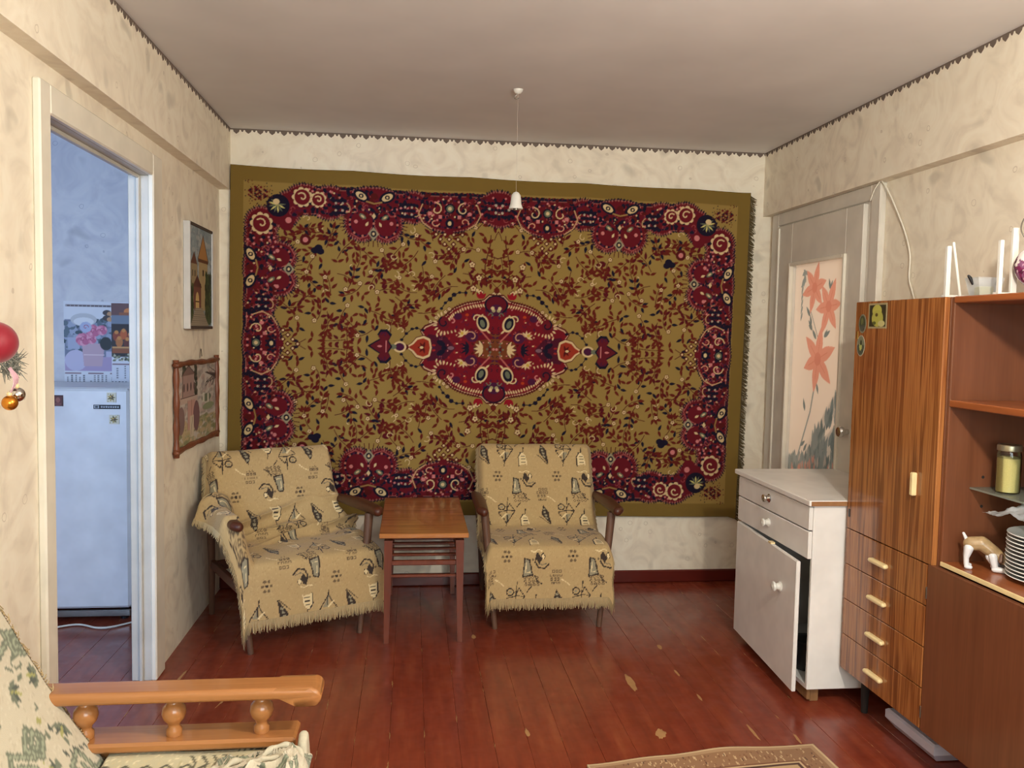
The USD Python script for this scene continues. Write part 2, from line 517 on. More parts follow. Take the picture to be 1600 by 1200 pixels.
M["floor"] = usdkit.material(stage, "/World/Looks/floor_paint", {
    "g": ("geometry", {}), "s": ("separate_xyz", {}),
    "m": ("mapping", {"scale": (22.0, 2.2, 1.0)}), "n": ("noise_texture", {"scale": 1.0, "detail": 5.0, "roughness": 0.6}),
    "r": ("rgb_ramp", {"ramp": [(0.25, C(114, 47, 33)), (0.55, C(136, 60, 40)), (0.8, C(152, 80, 52))]}),
    # worn spots: along the joints of the boards, and a few anywhere
    "e1": ("math", {"math_type": "multiply_add", "value2": 1 / 0.122, "value3": 20.0 - (-1.16) / 0.122}), "e2": ("math", {"math_type": "fraction"}),
    "e3": ("math", {"math_type": "pingpong", "value2": 0.5}), "e4": ("map_range", {"from_min": 0.0, "from_max": 0.055, "to_min": 0.19, "to_max": 0.0, "clamp": True}),
    "cm": ("mapping", {"scale": (34.0, 9.0, 1.0)}), "c": ("noise_texture", {"scale": 1.0, "detail": 4.0, "roughness": 0.65}),
    "ca": ("math", {"math_type": "add"}), "cr": ("map_range", {"from_min": 0.755, "from_max": 0.785, "to_min": 0.0, "to_max": 1.0, "clamp": True}),
    "mx": ("mix", {"color2": C(170, 128, 84)}),
    "rn": ("noise_texture", {"scale": 7.0, "detail": 4.0}), "rr": ("map_range", {"from_min": 0.3, "from_max": 0.7, "to_min": 0.16, "to_max": 0.32}),
    "b": ("bump", {"strength": 0.10, "distance": 0.004}),
    "p": ("principled_bsdf", {"specular_ior_level": 0.55})},
    [("g.position", "s.vector"), ("g.position", "m.vector"), ("m.vector", "n.vector"), ("n.fac", "r.fac"), ("s.x", "e1.value1"), ("e1.value", "e2.value1"), ("e2.value", "e3.value1"), ("e3.value", "e4.value"),
     ("g.position", "cm.vector"), ("cm.vector", "c.vector"), ("c.fac", "ca.value1"), ("e4.result", "ca.value2"), ("ca.value", "cr.value"), ("cr.result", "mx.fac"), ("r.color", "mx.color1"), ("mx.color", "p.base_color"),
     ("g.position", "rn.vector"), ("rn.fac", "rr.value"), ("rr.result", "p.roughness"), ("n.fac", "b.height"), ("b.normal", "p.normal")], surface="p.BSDF")
ZEBRA = [(0.28, (92, 50, 26)), (0.38, (146, 88, 46)), (0.45, (116, 66, 34)), (0.50, (172, 112, 62)), (0.55, (126, 72, 36)), (0.62, (180, 120, 68)), (0.72, (140, 84, 46))]
M["zebra"] = wood("zebrano_veneer", ZEBRA, "z", 0.18, 15.0, 0.5, coat_weight=0.3)
M["maho"] = wood("mahogany_veneer", [(0.3, (100, 60, 40)), (0.6, (119, 73, 49)), (0.8, (131, 85, 58))], "z", 0.22, 22.0, 1.5)
M["maho_y"] = wood("mahogany_shelf", [(0.3, (128, 68, 36)), (0.6, (158, 90, 50)), (0.8, (174, 106, 62))], "y", 0.25, 26.0, 1.5)
M["table"] = wood("table_veneer", [(0.28, (136, 80, 38)), (0.5, (178, 116, 60)), (0.75, (198, 136, 74))], "x", 0.22, 30.0, 2.0, coat_weight=0.3)
M["leg"] = wood("red_brown_leg", [(0.3, (92, 42, 24)), (0.7, (122, 60, 36))], "z", 0.35, 40.0, 3.0)
M["chairwood"] = wood("dark_chair_wood", [(0.3, (64, 30, 18)), (0.7, (92, 46, 28))], "y", 0.4, 40.0, 3.0)
M["chairleg"] = wood("dull_chair_leg", [(0.3, (84, 58, 44)), (0.7, (116, 84, 66))], "z", 0.45, 40.0, 3.0)
M["pine"] = wood("honey_pine", [(0.25, (138, 88, 46)), (0.55, (168, 112, 64)), (0.8, (186, 132, 80))], "x", 0.25, 22.0, 1.2, coat_weight=0.3)
M["rawleg"] = wood("raw_leg", [(0.3, (120, 84, 50)), (0.7, (154, 112, 70))], "z", 0.7, 40.0, 3.0)
M["rustic"] = wood("rustic_frame_wood", [(0.3, (84, 46, 30)), (0.55, (126, 72, 48)), (0.8, (166, 110, 80))], "z", 0.4, 40.0, 6.0)
M["glass"] = usdkit.material(stage, "/World/Looks/pane_glass", {"t": ("transparent_bsdf", {"color": (0.93, 0.96, 0.94)}), "g": ("glossy_bsdf", {"color": (1, 1, 1), "roughness": 0.03}), "f": ("fresnel", {"IOR": 1.45}), "m": ("mix_closure", {})},
                             [("f.fac", "m.fac"), ("t.BSDF", "m.closure1"), ("g.BSDF", "m.closure2")], surface="m.closure")
M["jarglass"] = M["glass"]
M["shelfglass"] = usdkit.material(stage, "/World/Looks/green_shelf_glass", {"t": ("transparent_bsdf", {"color": (0.86, 0.92, 0.88)}), "d": ("principled_bsdf", {"base_color": (0.42, 0.46, 0.40), "roughness": 0.08, "specular_ior_level": 0.8}), "m": ("mix_closure", {"fac": 0.42})}, [("t.BSDF", "m.closure1"), ("d.BSDF", "m.closure2")], surface="m.closure")
M["lid"] = plain("tinplate", (176, 168, 140), 0.35, metallic=0.85)
M["film"] = usdkit.material(stage, "/World/Looks/plastic_film", {"t": ("transparent_bsdf", {"color": (0.92, 0.94, 0.95)}), "d": ("principled_bsdf", {"base_color": (0.7, 0.72, 0.74), "roughness": 0.2, "specular_ior_level": 0.8}), "m": ("mix_closure", {"fac": 0.30})},
                            [("t.BSDF", "m.closure1"), ("d.BSDF", "m.closure2")], surface="m.closure")


GOLD, OLIVE, RED, DRED = (146, 121, 66), (122, 99, 48), (98, 22, 32), (82, 24, 24)
NAVY, CREAM, PINK, GREYG, BROWN, PURPLE, LEAF = (26, 22, 40), (208, 182, 136), (196, 120, 118), (104, 108, 88), (104, 56, 34), (70, 26, 56), (96, 32, 24)


def paint_wall_rug(cell):
    """One quarter of the hanging carpet, in centimetres from its centre; the weave mirrors it both ways."""
    rg = random.Random(11)
    c = Canvas(0, 0, 143.5, 93.5, cell / 2, GOLD)
    c.rect(136.5, -1, 144, 94, OLIVE)
    c.rect(-1, 85.5, 144, 94, OLIVE)

    # --- field: sprigs of paired leaves with small cream flowers
    def flower(x, y, r=0.62):
        for k in range(5):
            a = k * 1.257 + 0.3
            c.ell(x + r * 1.5 * math.cos(a), y + r * 1.5 * math.sin(a), r, r, DRED)
        for k in range(5):
            a = k * 1.257 + 0.3
            c.ell(x + r * 1.25 * math.cos(a), y + r * 1.25 * math.sin(a), r * 0.72, r * 0.72, CREAM)
        c.ell(x, y, r * 0.5, r * 0.5, BROWN)

    def sprig(x, y, ang, n=4, bend=0.25, L=3.5):
        px, py, a = x, y, ang
        for k in range(n):
            nx_, ny_ = px + 3.5 * math.cos(a), py + 3.5 * math.sin(a)
            c.line([(px, py), (nx_, ny_)], 0.42, DRED)
            col = NAVY if rg.random() < 0.12 else (LEAF if rg.random() < 0.7 else (84, 20, 28))
            for s in (-1, 1):
                b_ = a + s * (0.75 + rg.uniform(-0.15, 0.15))
                c.leaf(nx_ + 0.7 * math.cos(a + s * 1.2), ny_ + 0.7 * math.sin(a + s * 1.2), b_, L * rg.uniform(0.8, 1.15), 1.7, col)
            px, py, a = nx_, ny_, a + bend
        c.leaf(px, py, a, L * 1.1, 1.8, LEAF)

    spots = []
    for _ in range(4000):
        x, y = rg.uniform(0, 118), rg.uniform(0, 66)
        if (x / 50) ** 2 + (y / 31) ** 2 < 1 or (x > 40 and y < 6 and x < 72) or (abs(x - 68) < 13 and y > 56) or (x > 108 and abs(y - 40) < 14) or (x > 112 and y > 50):
            continue
        if all((x - u) ** 2 + (y - v) ** 2 > 7.6 ** 2 for u, v in spots):
            spots.append((x, y))
    for k, (x, y) in enumerate(spots):
        a = rg.uniform(0, 6.28)
        sprig(x, y, a, rg.choice((2, 3, 3)), rg.uniform(-0.35, 0.35), rg.uniform(3.5, 4.4))
        if k % 3 == 0:
            flower(x + rg.uniform(-1, 1), y + rg.uniform(-1, 1), 0.6)
        if k % 5 == 0:
            c.curl(x + 2, y + 2, 2.2, rg.uniform(0, 360), 240, 0.4, CREAM)
    for _ in range(420):                                   # single leaves in the gaps
        x, y, a = rg.uniform(2, 116), rg.uniform(2, 64), rg.uniform(0, 6.28)
        if (x / 52) ** 2 + (y / 33) ** 2 < 1 or (x > 108 and abs(y - 40) < 14) or (abs(x - 68) < 13 and y > 55) or (40 < x < 74 and y < 8):
            continue
        if np.abs(c.a[int(y / c.res) - 8 : int(y / c.res) + 9, int(x / c.res) - 8 : int(x / c.res) + 9] - lin(GOLD)).max() < 0.01:
            for k in (0.0, 2.3):
                c.leaf(x, y, a + k, 3.9, 1.6, LEAF if rg.random() < 0.8 else NAVY)
    for x, y in ((97, 52), (99, 50.5), (96, 50)):
        c.ell(x, y, 2.1, 1.7, NAVY)
    c.ell(104, 56, 3, 3, DRED)
    c.ell(104, 56, 1.4, 1.4, PINK)
    # vine pair over and under the medallion
    for k in range(5):
        y = 35 + 5.5 * k
        c.line([(5.5 + 1.5 * math.sin(k), y), (5.5 + 1.5 * math.sin(k + 1), y + 5.5)], 0.6, DRED)
        for s in (-1, 1):
            c.leaf(5.8, y + 1, 1.57 + s * 0.9, 4.2, 1.9, LEAF)
    for y in (43, 50):
        c.line([(0, y), (5, y + 1.5)], 0.6, DRED)
    for x, y in ((13, 33), (10, 39), (14, 46), (9, 31)):
        flower(x, y, 0.8)

    # --- lobed border: the same outline laid three times, each a little smaller
    def lobe(cx, cy, rx, ry, col, rot=0.0):
        n = max(24, int((rx + ry) * 2.2) * 4)
        t = np.arange(n) * 2 * np.pi / n
        k = 1 + 0.55 / max(rx, ry) * np.sign(np.sin(t * int(n / 4)))
        u, v = rx * k * np.cos(t), ry * k * np.sin(t)
        c.poly(np.stack([cx + u * math.cos(rot) - v * math.sin(rot), cy + u * math.sin(rot) + v * math.cos(rot)], 1), col)

    def border(g, col):
        c.rect(-1, 70 - g, 112, 82.5 + g, col)
        c.rect(121 - g, -1, 134 + g, 60, col)
        lobe(27, 73, 16 + g, 9.5 + g, col)
        for s in (-1, 1):
            lobe(68 + s * 6.4, 66, 8.6 + g, 9.4 + g, col)
        lobe(68, 75, 18 + g, 10 + g, col)
        lobe(47, 76, 8 + g, 8.2 + g, col)
        lobe(0, 77, 11 + g, 9.5 + g, col)
        lobe(92, 76, 9 + g, 8.5 + g, col)
        lobe(104, 77.5, 10 + g, 7.5 + g, col, 0.2)
        lobe(113, 76, 5.5 + g, 5 + g, col)
        lobe(116, 70, 8.5 + g, 7.5 + g, col)
        lobe(127, 63, 8 + g, 9 + g, col)
        lobe(126, 0, 9.5 + g, 17 + g, col)
        for s in (-1, 1):
            lobe(118, 40 + s * 6, 9 + g, 8 + g, col)
        lobe(127, 40, 8.5 + g, 17 + g, col)
        lobe(127, 22, 8 + g, 8 + g, col)
        lobe(127, 56, 8 + g, 8 + g, col)

    for k in range(260):                                   # the nibbled outer edge and fringed lobes
        t = k / 260
        x, y = (t * 2 * 110, 83.6) if t < 0.5 else (135.0, (t - 0.5) * 2 * 62)
        c.ell(x + rg.uniform(-0.3, 0.3), y + rg.uniform(-0.3, 0.3), 1.0, 1.0, NAVY if k % 3 else RED)
    for k in range(23):
        a = math.pi + math.pi * k / 22
        c.line([(68 + 15.6 * math.cos(a), 67 + 10.4 * math.sin(a)), (68 + 18.4 * math.cos(a), 67 + 13.4 * math.sin(a))], 0.45, DRED)
        a = math.pi / 2 + math.pi * k / 22
        c.line([(118 + 9.6 * math.cos(a), 40 + 14.6 * math.sin(a)), (118 + 12.6 * math.cos(a), 40 + 17.6 * math.sin(a))], 0.45, DRED)
    border(1.1, NAVY)
    border(0.35, (150, 92, 84))
    border(-0.1, RED)
    for cx, cy, rx, ry in ((27, 73, 13.6, 7.4), (61.6, 66, 6.4, 7), (74.4, 66, 6.4, 7), (126, 0, 7.4, 14.4), (118, 34, 6.6, 5.8), (118, 46, 6.6, 5.8), (47, 76, 5.4, 5.6), (92, 76, 6.4, 5.8), (127, 22, 5.4, 5.4), (127, 57, 5.6, 5.6)):
        n = int((rx + ry) * 2.6)
        for k in range(n):
            a = 6.283 * k / n
            c.ell(cx + rx * math.cos(a), cy + ry * math.sin(a), 0.62, 0.62, (NAVY, (176, 112, 96), NAVY, PURPLE)[k % 4])
    # --- what fills the border
    inside = lambda x, y: (y > 66 and x < 118) or (x > 119)
    for _ in range(760):
        if rg.random() < 0.62:
            x, y = rg.uniform(0, 112), rg.uniform(69, 83)
        else:
            x, y = rg.uniform(119.5, 134), rg.uniform(0, 66)
        k = rg.random()
        if k < 0.40:
            c.ell(x, y, rg.uniform(0.7, 1.5), rg.uniform(0.6, 1.1), NAVY, rg.uniform(0, 3))
        elif k < 0.62:
            c.curl(x, y, rg.uniform(0.9, 1.8), rg.uniform(0, 360), rg.choice((-1, 1)) * 210, 0.36, PURPLE if rg.random() < 0.4 else (150, 70, 72))
        elif k < 0.72:
            c.ell(x, y, 0.6, 0.6, PINK)
        elif k < 0.8:
            c.ell(x, y, 0.5, 0.5, CREAM)
        else:
            c.ell(x, y, rg.uniform(0.8, 1.6), 0.8, DRED, rg.uniform(0, 3))

    def both(fn):                                          # the same cartouche along the top and, turned, along the side
        fn(lambda u, v: (27 + u, 73 + v), lambda u, v: (68 + u, 68 + v), 0)
        fn(lambda u, v: (126 + v, u), lambda u, v: (120 + v, 40 + u), 1)

    def cart(B, A, turned):
        # cartouche B: scrolls, pale squares, a knot and a hanging lattice of squares
        for s in (-1, 1):
            c.curl(*B(s * 7.5, 2.5), 3.6, 90 if not turned else 0, s * 300, 0.62, CREAM)
            c.curl(*B(s * 8, -4.5), 2.6, 200, s * 250, 0.55, (206, 150, 120))
            x, y = B(s * 5.2, -1.5)
            c.rect(x - 0.9, y - 0.9, x + 0.9, y + 0.9, PINK)
            x, y = B(s * 10.8, 0.2)
            c.ell(x, y, 1.2, 1.0, PINK)
            c.line([B(s * 15, 5), B(s * 17, 0), B(s * 14.5, -5), B(s * 10, -8)], 0.6, (190, 150, 110))
        x, y = B(0, 3)
        c.ell(x, y, 2.7, 2.7, NAVY)
        c.ell(x, y, 1.9, 1.9, GREYG)
        c.ell(x, y, 1.0, 1.0, CREAM)
        x, y = B(0, -5)
        c.ell(x, y, 2.4, 2.6, NAVY)
        c.ell(x, y, 1.0, 1.2, CREAM)
        for i in range(4):
            for j in range(-3 + i, 4 - i, 2) if i else (-3, -1, 1, 3):
                x, y = B(j * 2.4, -11 - 2.6 * i)
                c.poly([(x - 1.6, y), (x, y - 1.6), (x + 1.6, y), (x, y + 1.6)], DRED)
                c.ell(x, y, 0.62, 0.62, CREAM)
        x, y = B(0, -9.5)
        c.ell(x, y, 2.0, 1.8, RED)
        # cartouche A: two pale eyes at the outer edge, hooks, and a cream diamond tip
        for s in (-1, 1):
            x, y = A(s * 7, 12.4)
            c.ell(x, y, 4.6, 2.9, NAVY, (0.5 * s if not turned else 1.57 - 0.5 * s))
            c.ell(x, y, 3.1, 1.75, CREAM, (0.5 * s if not turned else 1.57 - 0.5 * s))
            c.ell(x, y, 1.35, 1.2, NAVY)
            c.ell(x, y, 0.55, 0.55, CREAM)
            x, y = A(s * 6, 1.5)
            c.ell(x, y, 2.1, 1.1, GREYG, 0.6 * s)
            c.ell(x, y, 1.1, 0.5, CREAM, 0.6 * s)
            x, y = A(s * 4.2, -3.6)
            c.leaf(x, y, 1.57 + 0.5 * s if not turned else 0.5 * s, 2.8, 1.4, CREAM)
            c.ell(*A(s * 9.5, -1.5), 1.0, 1.0, PINK)
            c.curl(*A(s * 10, 4), 2.4, 0, s * 260, 0.5, (150, 70, 72))
            c.line([A(s * 1, -4), A(s * 3.5, -9), A(s * 7.5, -10.5), A(s * 12, -8)], 0.45, (160, 84, 80))
        c.line([A(-4, 9.6), A(0, 8.6), A(4, 9.6)], 0.8, (150, 118, 70))
        c.ell(*A(0, 12.6), 2.0, 1.7, DRED)
        x, y = A(0, 2)
        c.poly([(x - 1.1, y), (x, y - 1.6), (x + 1.1, y), (x, y + 1.6)], CREAM)
        x, y = A(0, -7.5)
        c.poly([(x - 3, y), (x, y - 3.6), (x + 3, y), (x, y + 3.6)], (150, 140, 112))
        c.ell(x, y, 1.5, 1.7, NAVY)
        c.ell(x, y, 0.7, 0.8, CREAM)
        # dark dotted hinge between the two
        for s in ((1,) if turned else (-1, 1)):
            x, y = A(-s * 18.5 if not turned else -18.5, 6)
            for q in range(-2, 3):
                for w in (-2, 0, 2):
                    c.ell(x + q * 1.5, y + w * 1.6, 0.95, 0.95, NAVY)
            for q in (-1, 1):
                for w in (-1, 1):
                    c.ell(x + q * 1.8, y + w * 1.9, 0.62, 0.62, (176, 160, 140))
            c.curl(x - 3.2, y - 2, 4, 100, 140, 0.5, (186, 150, 110))

    both(cart)
    for q in range(-4, 5):
        for w in (73, 76.5, 80):
            c.ell(abs(q) * 1.9, w, 0.9, 0.9, NAVY)
    for x, y in ((1.8, 75), (1.8, 79), (5.4, 77)):
        c.ell(x, y, 0.75, 0.75, (170, 160, 140))
    # corner spray: two scalloped rosettes, a dark fan and the dotted lozenge
    for (x, y, r) in ((106, 78.5, 4.0), (97.5, 77.5, 3.2), (127, 63.5, 4.4)):
        for k in range(9):
            a = k * 0.698
            c.ell(x + r * math.cos(a), y + r * math.sin(a), r * 0.36, r * 0.36, CREAM)
        c.ell(x, y, r * 1.02, r * 1.02, (104, 26, 34))
        c.curl(x, y, r * 0.66, 40, 280, 0.7, CREAM)
    c.ell(118.5, 73.5, 6.0, 6.0, NAVY)
    for k in range(9):
        a = math.radians(205 + 28 * (k - 1))
        c.leaf(119, 74, a, 6.6, 1.6, NAVY)
        c.leaf(119, 74, a, 4.6, 0.9, (206, 196, 120) if k % 2 else GREYG)
    c.ell(119.5, 75.5, 1.7, 1.5, CREAM)
    c.ell(114, 63.5, 3.6, 3.2, RED)
    c.ell(113, 66, 1.6, 1.6, PINK)
    for i in range(-4, 5):
        for j in range(-4, 5):
            x, y = 129 + (i - j) * 0.95 * 0.7 * 1.15, 79.3 + (i + j) * 0.95 * 0.62 * 0.9
            if abs(i) + abs(j) < 7:
                c.ell(x, y, 0.66, 0.66, (RED, NAVY, DRED, (150, 118, 70), RED, DRED)[(i * i * 3 + j * j * 5 + i * j) % 6])
    for _ in range(60):
        c.ell(rg.uniform(121, 136), rg.uniform(73, 86), 0.32, 0.32, rg.choice((DRED, NAVY, BROWN)))

    # --- medallion
    def outline(g):
        out = [(0, 29 + g), (4, 29.2 + g), (6.5 + g * 0.5, 26.5 + g * 0.7), (10, 25.5 + g), (17, 24 + g), (23, 21.5 + g), (27.5 + g, 17 + g * 0.6), (29 + g * 0.5, 14.8 + g * 0.7), (34 + g * 0.6, 13 + g), (38.5 + g * 0.6, 11 + g), (40.5 + g, 8.6 + g * 0.5), (39 + g, 6.6), (36.5 + g, 5.4), (36 + g, 0)]
        return out + [(x, -y) for x, y in out[::-1]] + [(-5, -30), (-5, 30)]

    c.poly(outline(1.3), DRED)
    c.poly(outline(0.5), (196, 160, 128))
    c.poly(outline(-0.1), (112, 22, 34))
    c.ell(0, 0, 12, 8.5, (112, 60, 34))
    c.poly([(0, 6), (9, 12), (20, 9), (13, 4)], (104, 20, 34))
    c.line([(2, 3.5), (8.5, 10.5)], 0.8, (176, 96, 88))
    c.poly([(22, 0), (27, 6), (37, 7.5), (40, 3), (40, -3), (37, -8), (27, -6)], (74, 22, 40))
    for _ in range(90):
        x, y = rg.uniform(1, 40), rg.uniform(0, 26)
        if (x / 42) ** 2 + (y / 27) ** 2 < 0.92:
            k = rg.random()
            if k < 0.4:
                c.ell(x, y, rg.uniform(0.5, 1.2), 0.55, rg.choice((DRED, PURPLE, (150, 40, 40))), rg.uniform(0, 3))
            elif k < 0.7:
                c.curl(x, y, rg.uniform(0.8, 1.5), rg.uniform(0, 360), 220, 0.36, rg.choice((PURPLE, NAVY, (180, 96, 84))))
            else:
                c.ell(x, y, 0.4, 0.4, rg.choice((PINK, CREAM)))
    # knob at the top
    c.ell(0, 24.5, 6.6, 5.4, NAVY)
    c.ell(0, 24.7, 5.6, 4.5, (94, 22, 34))
    c.ell(0, 21.6, 3.6, 3.3, PURPLE)
    for s in (0.0, 1.9):
        c.ell(1.4 + s * 0.3, 21.5 + s * 0.6, 1.0, 1.0, (160, 150, 110) if s == 0 else CREAM)
    c.curl(2.6, 18.8, 1.6, 0, 240, 0.5, GREYG)
    # serrated cream arcs
    arc = [(7.5, 25.0), (13, 24.3), (19, 22.4), (24, 19.4), (27, 16)]
    for (xa, ya), (xb, yb) in zip(arc[:-1], arc[1:]):
        for t in (0, 0.25, 0.5, 0.75):
            x, y = xa + (xb - xa) * t, ya + (yb - ya) * t
            c.leaf(x, y, -2.0, 2.3, 0.9, CREAM)
            c.leaf(x + 0.6, y + 0.4, 1.0, 2.2, 0.9, DRED)
    for k in range(9):
        a = math.radians(-100 + 22 * k)
        c.leaf(29 + 3.4 * math.cos(a), 13.5 + 4.2 * math.sin(a), a, 2.6, 1.0, CREAM)
    c.ell(29, 13.5, 3.2, 4.0, (100, 24, 34))
    c.curl(28.6, 14, 3.2, 60, -280, 0.8, NAVY)
    for k in range(6):
        c.leaf(22 + k * 2.0, 8.6 - 0.5 * k, 1.2, 1.9, 0.8, CREAM)
    # paisley, lily fans and dark palmettes
    c.ell(7.2, 14.2, 3.4, 4.6, CREAM, -0.35)
    c.ell(7.4, 14.4, 2.5, 3.6, NAVY, -0.35)
    c.ell(7.4, 14.0, 1.3, 2.2, GREYG, -0.35)
    c.curl(11, 16.2, 3.2, 150, -170, 0.7, CREAM)
    c.leaf(5, 10.6, -2.4, 3.0, 1.1, CREAM)
    for k in range(5):
        c.leaf(17.5, 7.4, math.radians(-20 + 38 * k), 3.6, 1.3, CREAM)
        c.leaf(6.8, 0, math.radians(-64 + 32 * k), 5.2, 1.6, CREAM)
        c.leaf(14.5, 0, math.radians(-64 + 32 * k), 4.6, 1.5, NAVY)
    c.ell(18.5, 8.2, 0.9, 0.9, (190, 160, 70))
    c.ell(0.9, 0, 0.7, 0.7, PINK)
    for x, y in ((2.6, 1.6), (4.4, 0), (3, 3.2)):
        c.ell(x, y, 0.6, 0.6, GREYG)
    c.ell(13, 6.6, 3.4, 3.0, PURPLE)
    c.curl(13.2, 6.4, 3.6, 20, 250, 0.6, (190, 140, 110))
    for y in (-2.6, 2.6):
        c.ell(30, y, 2.6, 1.4, NAVY, 0.5 if y > 0 else -0.5)
    c.ell(28.2, 0, 1.6, 1.2, NAVY)
    c.ell(24.5, 0, 1.8, 1.0, (120, 90, 100))
    c.ell(21, 17.5, 2.2, 1.9, PURPLE)
    c.ell(16, 18.4, 1.0, 0.8, (170, 60, 30))
    c.curl(24, 14.6, 1.8, 60, 220, 0.6, PINK)
    # teardrop end, chain and outer palmette
    tear = [(49.5, 0), (46, 2.2), (43.5, 5.2), (39.5, 6.4), (36.0, 4.8), (35, 0), (36, -4.8), (39.5, -6.4), (43.5, -5.2), (46, -2.2)]
    c.poly([(41 + (x - 41) * 1.06, y * 1.08) for x, y in tear], DRED)
    c.poly(tear, CREAM)
    c.poly([(40.5 + (x - 40.5) * 0.82, y * 0.8) for x, y in tear], (146, 50, 34))
    for k in range(5):
        c.leaf(39.5, 0, math.radians(-100 + 50 * k), 3.4, 1.3, DRED)
    c.ell(40.6, 0, 1.0, 0.7, CREAM)
    for x, r, col in ((49.5, 1.6, DRED), (52.5, 3.0, CREAM), (52.5, 2.1, PURPLE), (56, 1.4, GREYG)):
        c.ell(x, 0, r * 1.2, r, col)
    pal = [(56.5, 0), (58.5, 3.2), (56.8, 6.6), (59.5, 9.4), (63, 9.2), (64.8, 6.4), (63.2, 4.2), (66, 2.6), (70, 0)]
    c.poly(pal + [(x, -y) for x, y in pal[::-1]], NAVY)
    c.poly([(62 + (x - 62) * 0.82, y * 0.84) for x, y in pal + [(x, -y) for x, y in pal[::-1]]], (94, 26, 36))
    c.line([(60, -3), (60, 3)], 0.5, PINK)
    c.curl(61, 6.3, 1.7, 0, 250, 0.5, PURPLE)
    c.leaf(62, 0, 0, 3, 1.2, PINK)
    # tulips and dark flower strings round the medallion
    for k in range(3):
        c.leaf(8.6, 27.6, math.radians(50 + 40 * k), 4.2, 2.2, (140, 24, 36))
    c.ell(10.8, 32.2, 0.8, 0.8, CREAM)
    string = [(17, 30.5), (20.5, 30.6), (23.5, 29.3), (25.6, 26.8), (28.2, 24.8), (30.2, 21.6)]
    c.line(string, 0.5, NAVY)
    for k, (x, y) in enumerate(string):
        c.ell(x, y, 1.35 if k in (2, 3) else 0.9, 1.2 if k in (2, 3) else 0.8, NAVY)
    string = [(40, 9.5), (43.5, 10.6), (46, 10), (49, 7.5), (51.5, 4)]
    c.line(string, 0.4, NAVY)
    for x, y in string:
        c.ell(x, y, 0.95, 0.8, NAVY)
    for x, y in ((26, 21.5), (28, 19.8), (33, 16.6), (36, 14.4)):
        flower(x, y, 0.5)
    return c.half()
# ------------------------------------------------------------------ the room
XW, XB, XR, XRW, YB, YR, H = -1.036, -0.978, 2.007, 2.070, 4.703, -1.20, 2.50   # left wall, left beam, right beam, right wall, back, rear, ceiling
XK = XW - 0.074                                                                # kitchen face of the left wall
rnd = random.Random(5)


def structure(name, mesh, mat, label, cat, smooth=False):
    return one(name, mesh, mat, label, cat, kind="structure", smooth=smooth)


fl = Thing("floor", "red-brown painted plank floor with worn spots along the joints", "floor", kind="structure")
W = 0.122
for k in range(-15, 27):
    x0 = -1.16 + k * W
    top = rnd.uniform(-0.0008, 0.0)
    y0 = 0.8 if k < 0 else YR
    fl.part("plank", box(x0 + 0.0002, x0 + W - 0.0002, y0, 4.72, -0.03, top, 0.0010), M["floor"])
fl.part("subfloor", box(-3.1, 2.2, YR - 0.1, 4.8, -0.06, -0.031, 0), M["base"])
def worn_patch(cx, cy, L, wd, ang, seed):
    r_ = random.Random(seed)
    n = 22
    pts = []
    for k in range(n):
        a = 2 * math.pi * k / n
        rr = r_.uniform(0.75, 1.1)
        u, v = L * rr * math.cos(a), wd * rr * math.sin(a)
        pts.append((cx + u * math.cos(ang) - v * math.sin(ang), cy + u * math.sin(ang) + v * math.cos(ang)))
    v = np.array([(x, y, 0.0002) for x, y in pts] + [(x, y, -0.0016) for x, y in pts])
    f = [(i, (i + 1) % n, n + (i + 1) % n) for i in range(n)] + [(i, n + (i + 1) % n, n + i) for i in range(n)]
    f = [(a, c, b) for a, b, c in f] + [(0, i, i + 1) for i in range(1, n - 1)]
    return v, np.array(f)


M["bare"] = plain("bare_board", (178, 134, 86), 0.7, grain=40.0)
for i, (cx, cy, L, wd, ang) in enumerate(((0.920, 3.32, 0.085, 0.016, 1.57), (0.914, 2.875, 0.040, 0.020, 1.3), (0.431, 2.92, 0.032, 0.008, 1.6), (1.157, 3.70, 0.030, 0.011, 1.5),
                                           (0.306, 3.885, 0.03, 0.01, 1.6), (1.145, 3.40, 0.035, 0.006, 1.6), (1.16, 3.16, 0.03, 0.006, 1.57), (1.258, 2.86, 0.07, 0.006, 1.57), (1.40, 2.80, 0.04, 0.006, 1.5), (-0.93, 3.5, 0.08, 0.006, 1.5), (-0.70, 3.3, 0.09, 0.005, 1.3))):
    fl.part("worn_patch", worn_patch(cx, cy, L, wd, ang, i), M["bare"], label="bare wood where the red paint has worn off")

structure("ceiling", box(-3.1, 2.2, YR - 0.1, 4.85, H, H + 0.1, 0), M["ceiling"], "plain whitewashed ceiling with a slight taupe cast", "ceiling")
structure("wall_back", box(XK, 2.2, YB, YB + 0.12, -0.03, H, 0), M["paper"], "back wall in cream swirled wallpaper behind the carpet", "wall")
DY0, DY1, DZ = 2.530, 3.478, 2.03                                              # doorway in the left wall
structure("wall_left", join(box(XK, XW, YR, DY0 - 0.02, -0.03, H, 0), box(XK, XW, DY1 + 0.02, YB, -0.03, H, 0), box(XK, XW, DY0 - 0.02, DY1 + 0.02, DZ + 0.02, H, 0)), M["paper"],
          "left wall in yellowish cream wallpaper with the kitchen doorway", "wall")
structure("trim_1", box(XW, XB, YR, YB, 2.175, H, 0), M["paper"], "papered beam along the top of the left wall", "beam")
D2Y0, D2Y1, D2Z = 3.60, 4.56, 2.065
structure("wall_right", join(box(XRW, XRW + 0.12, YR, D2Y0, -0.03, H, 0), box(XRW, XRW + 0.12, D2Y1, YB, -0.03, H, 0), box(XRW, XRW + 0.12, D2Y0, D2Y1, D2Z, H, 0)), M["paper"],
          "right wall in cream wallpaper behind the wall unit", "wall")
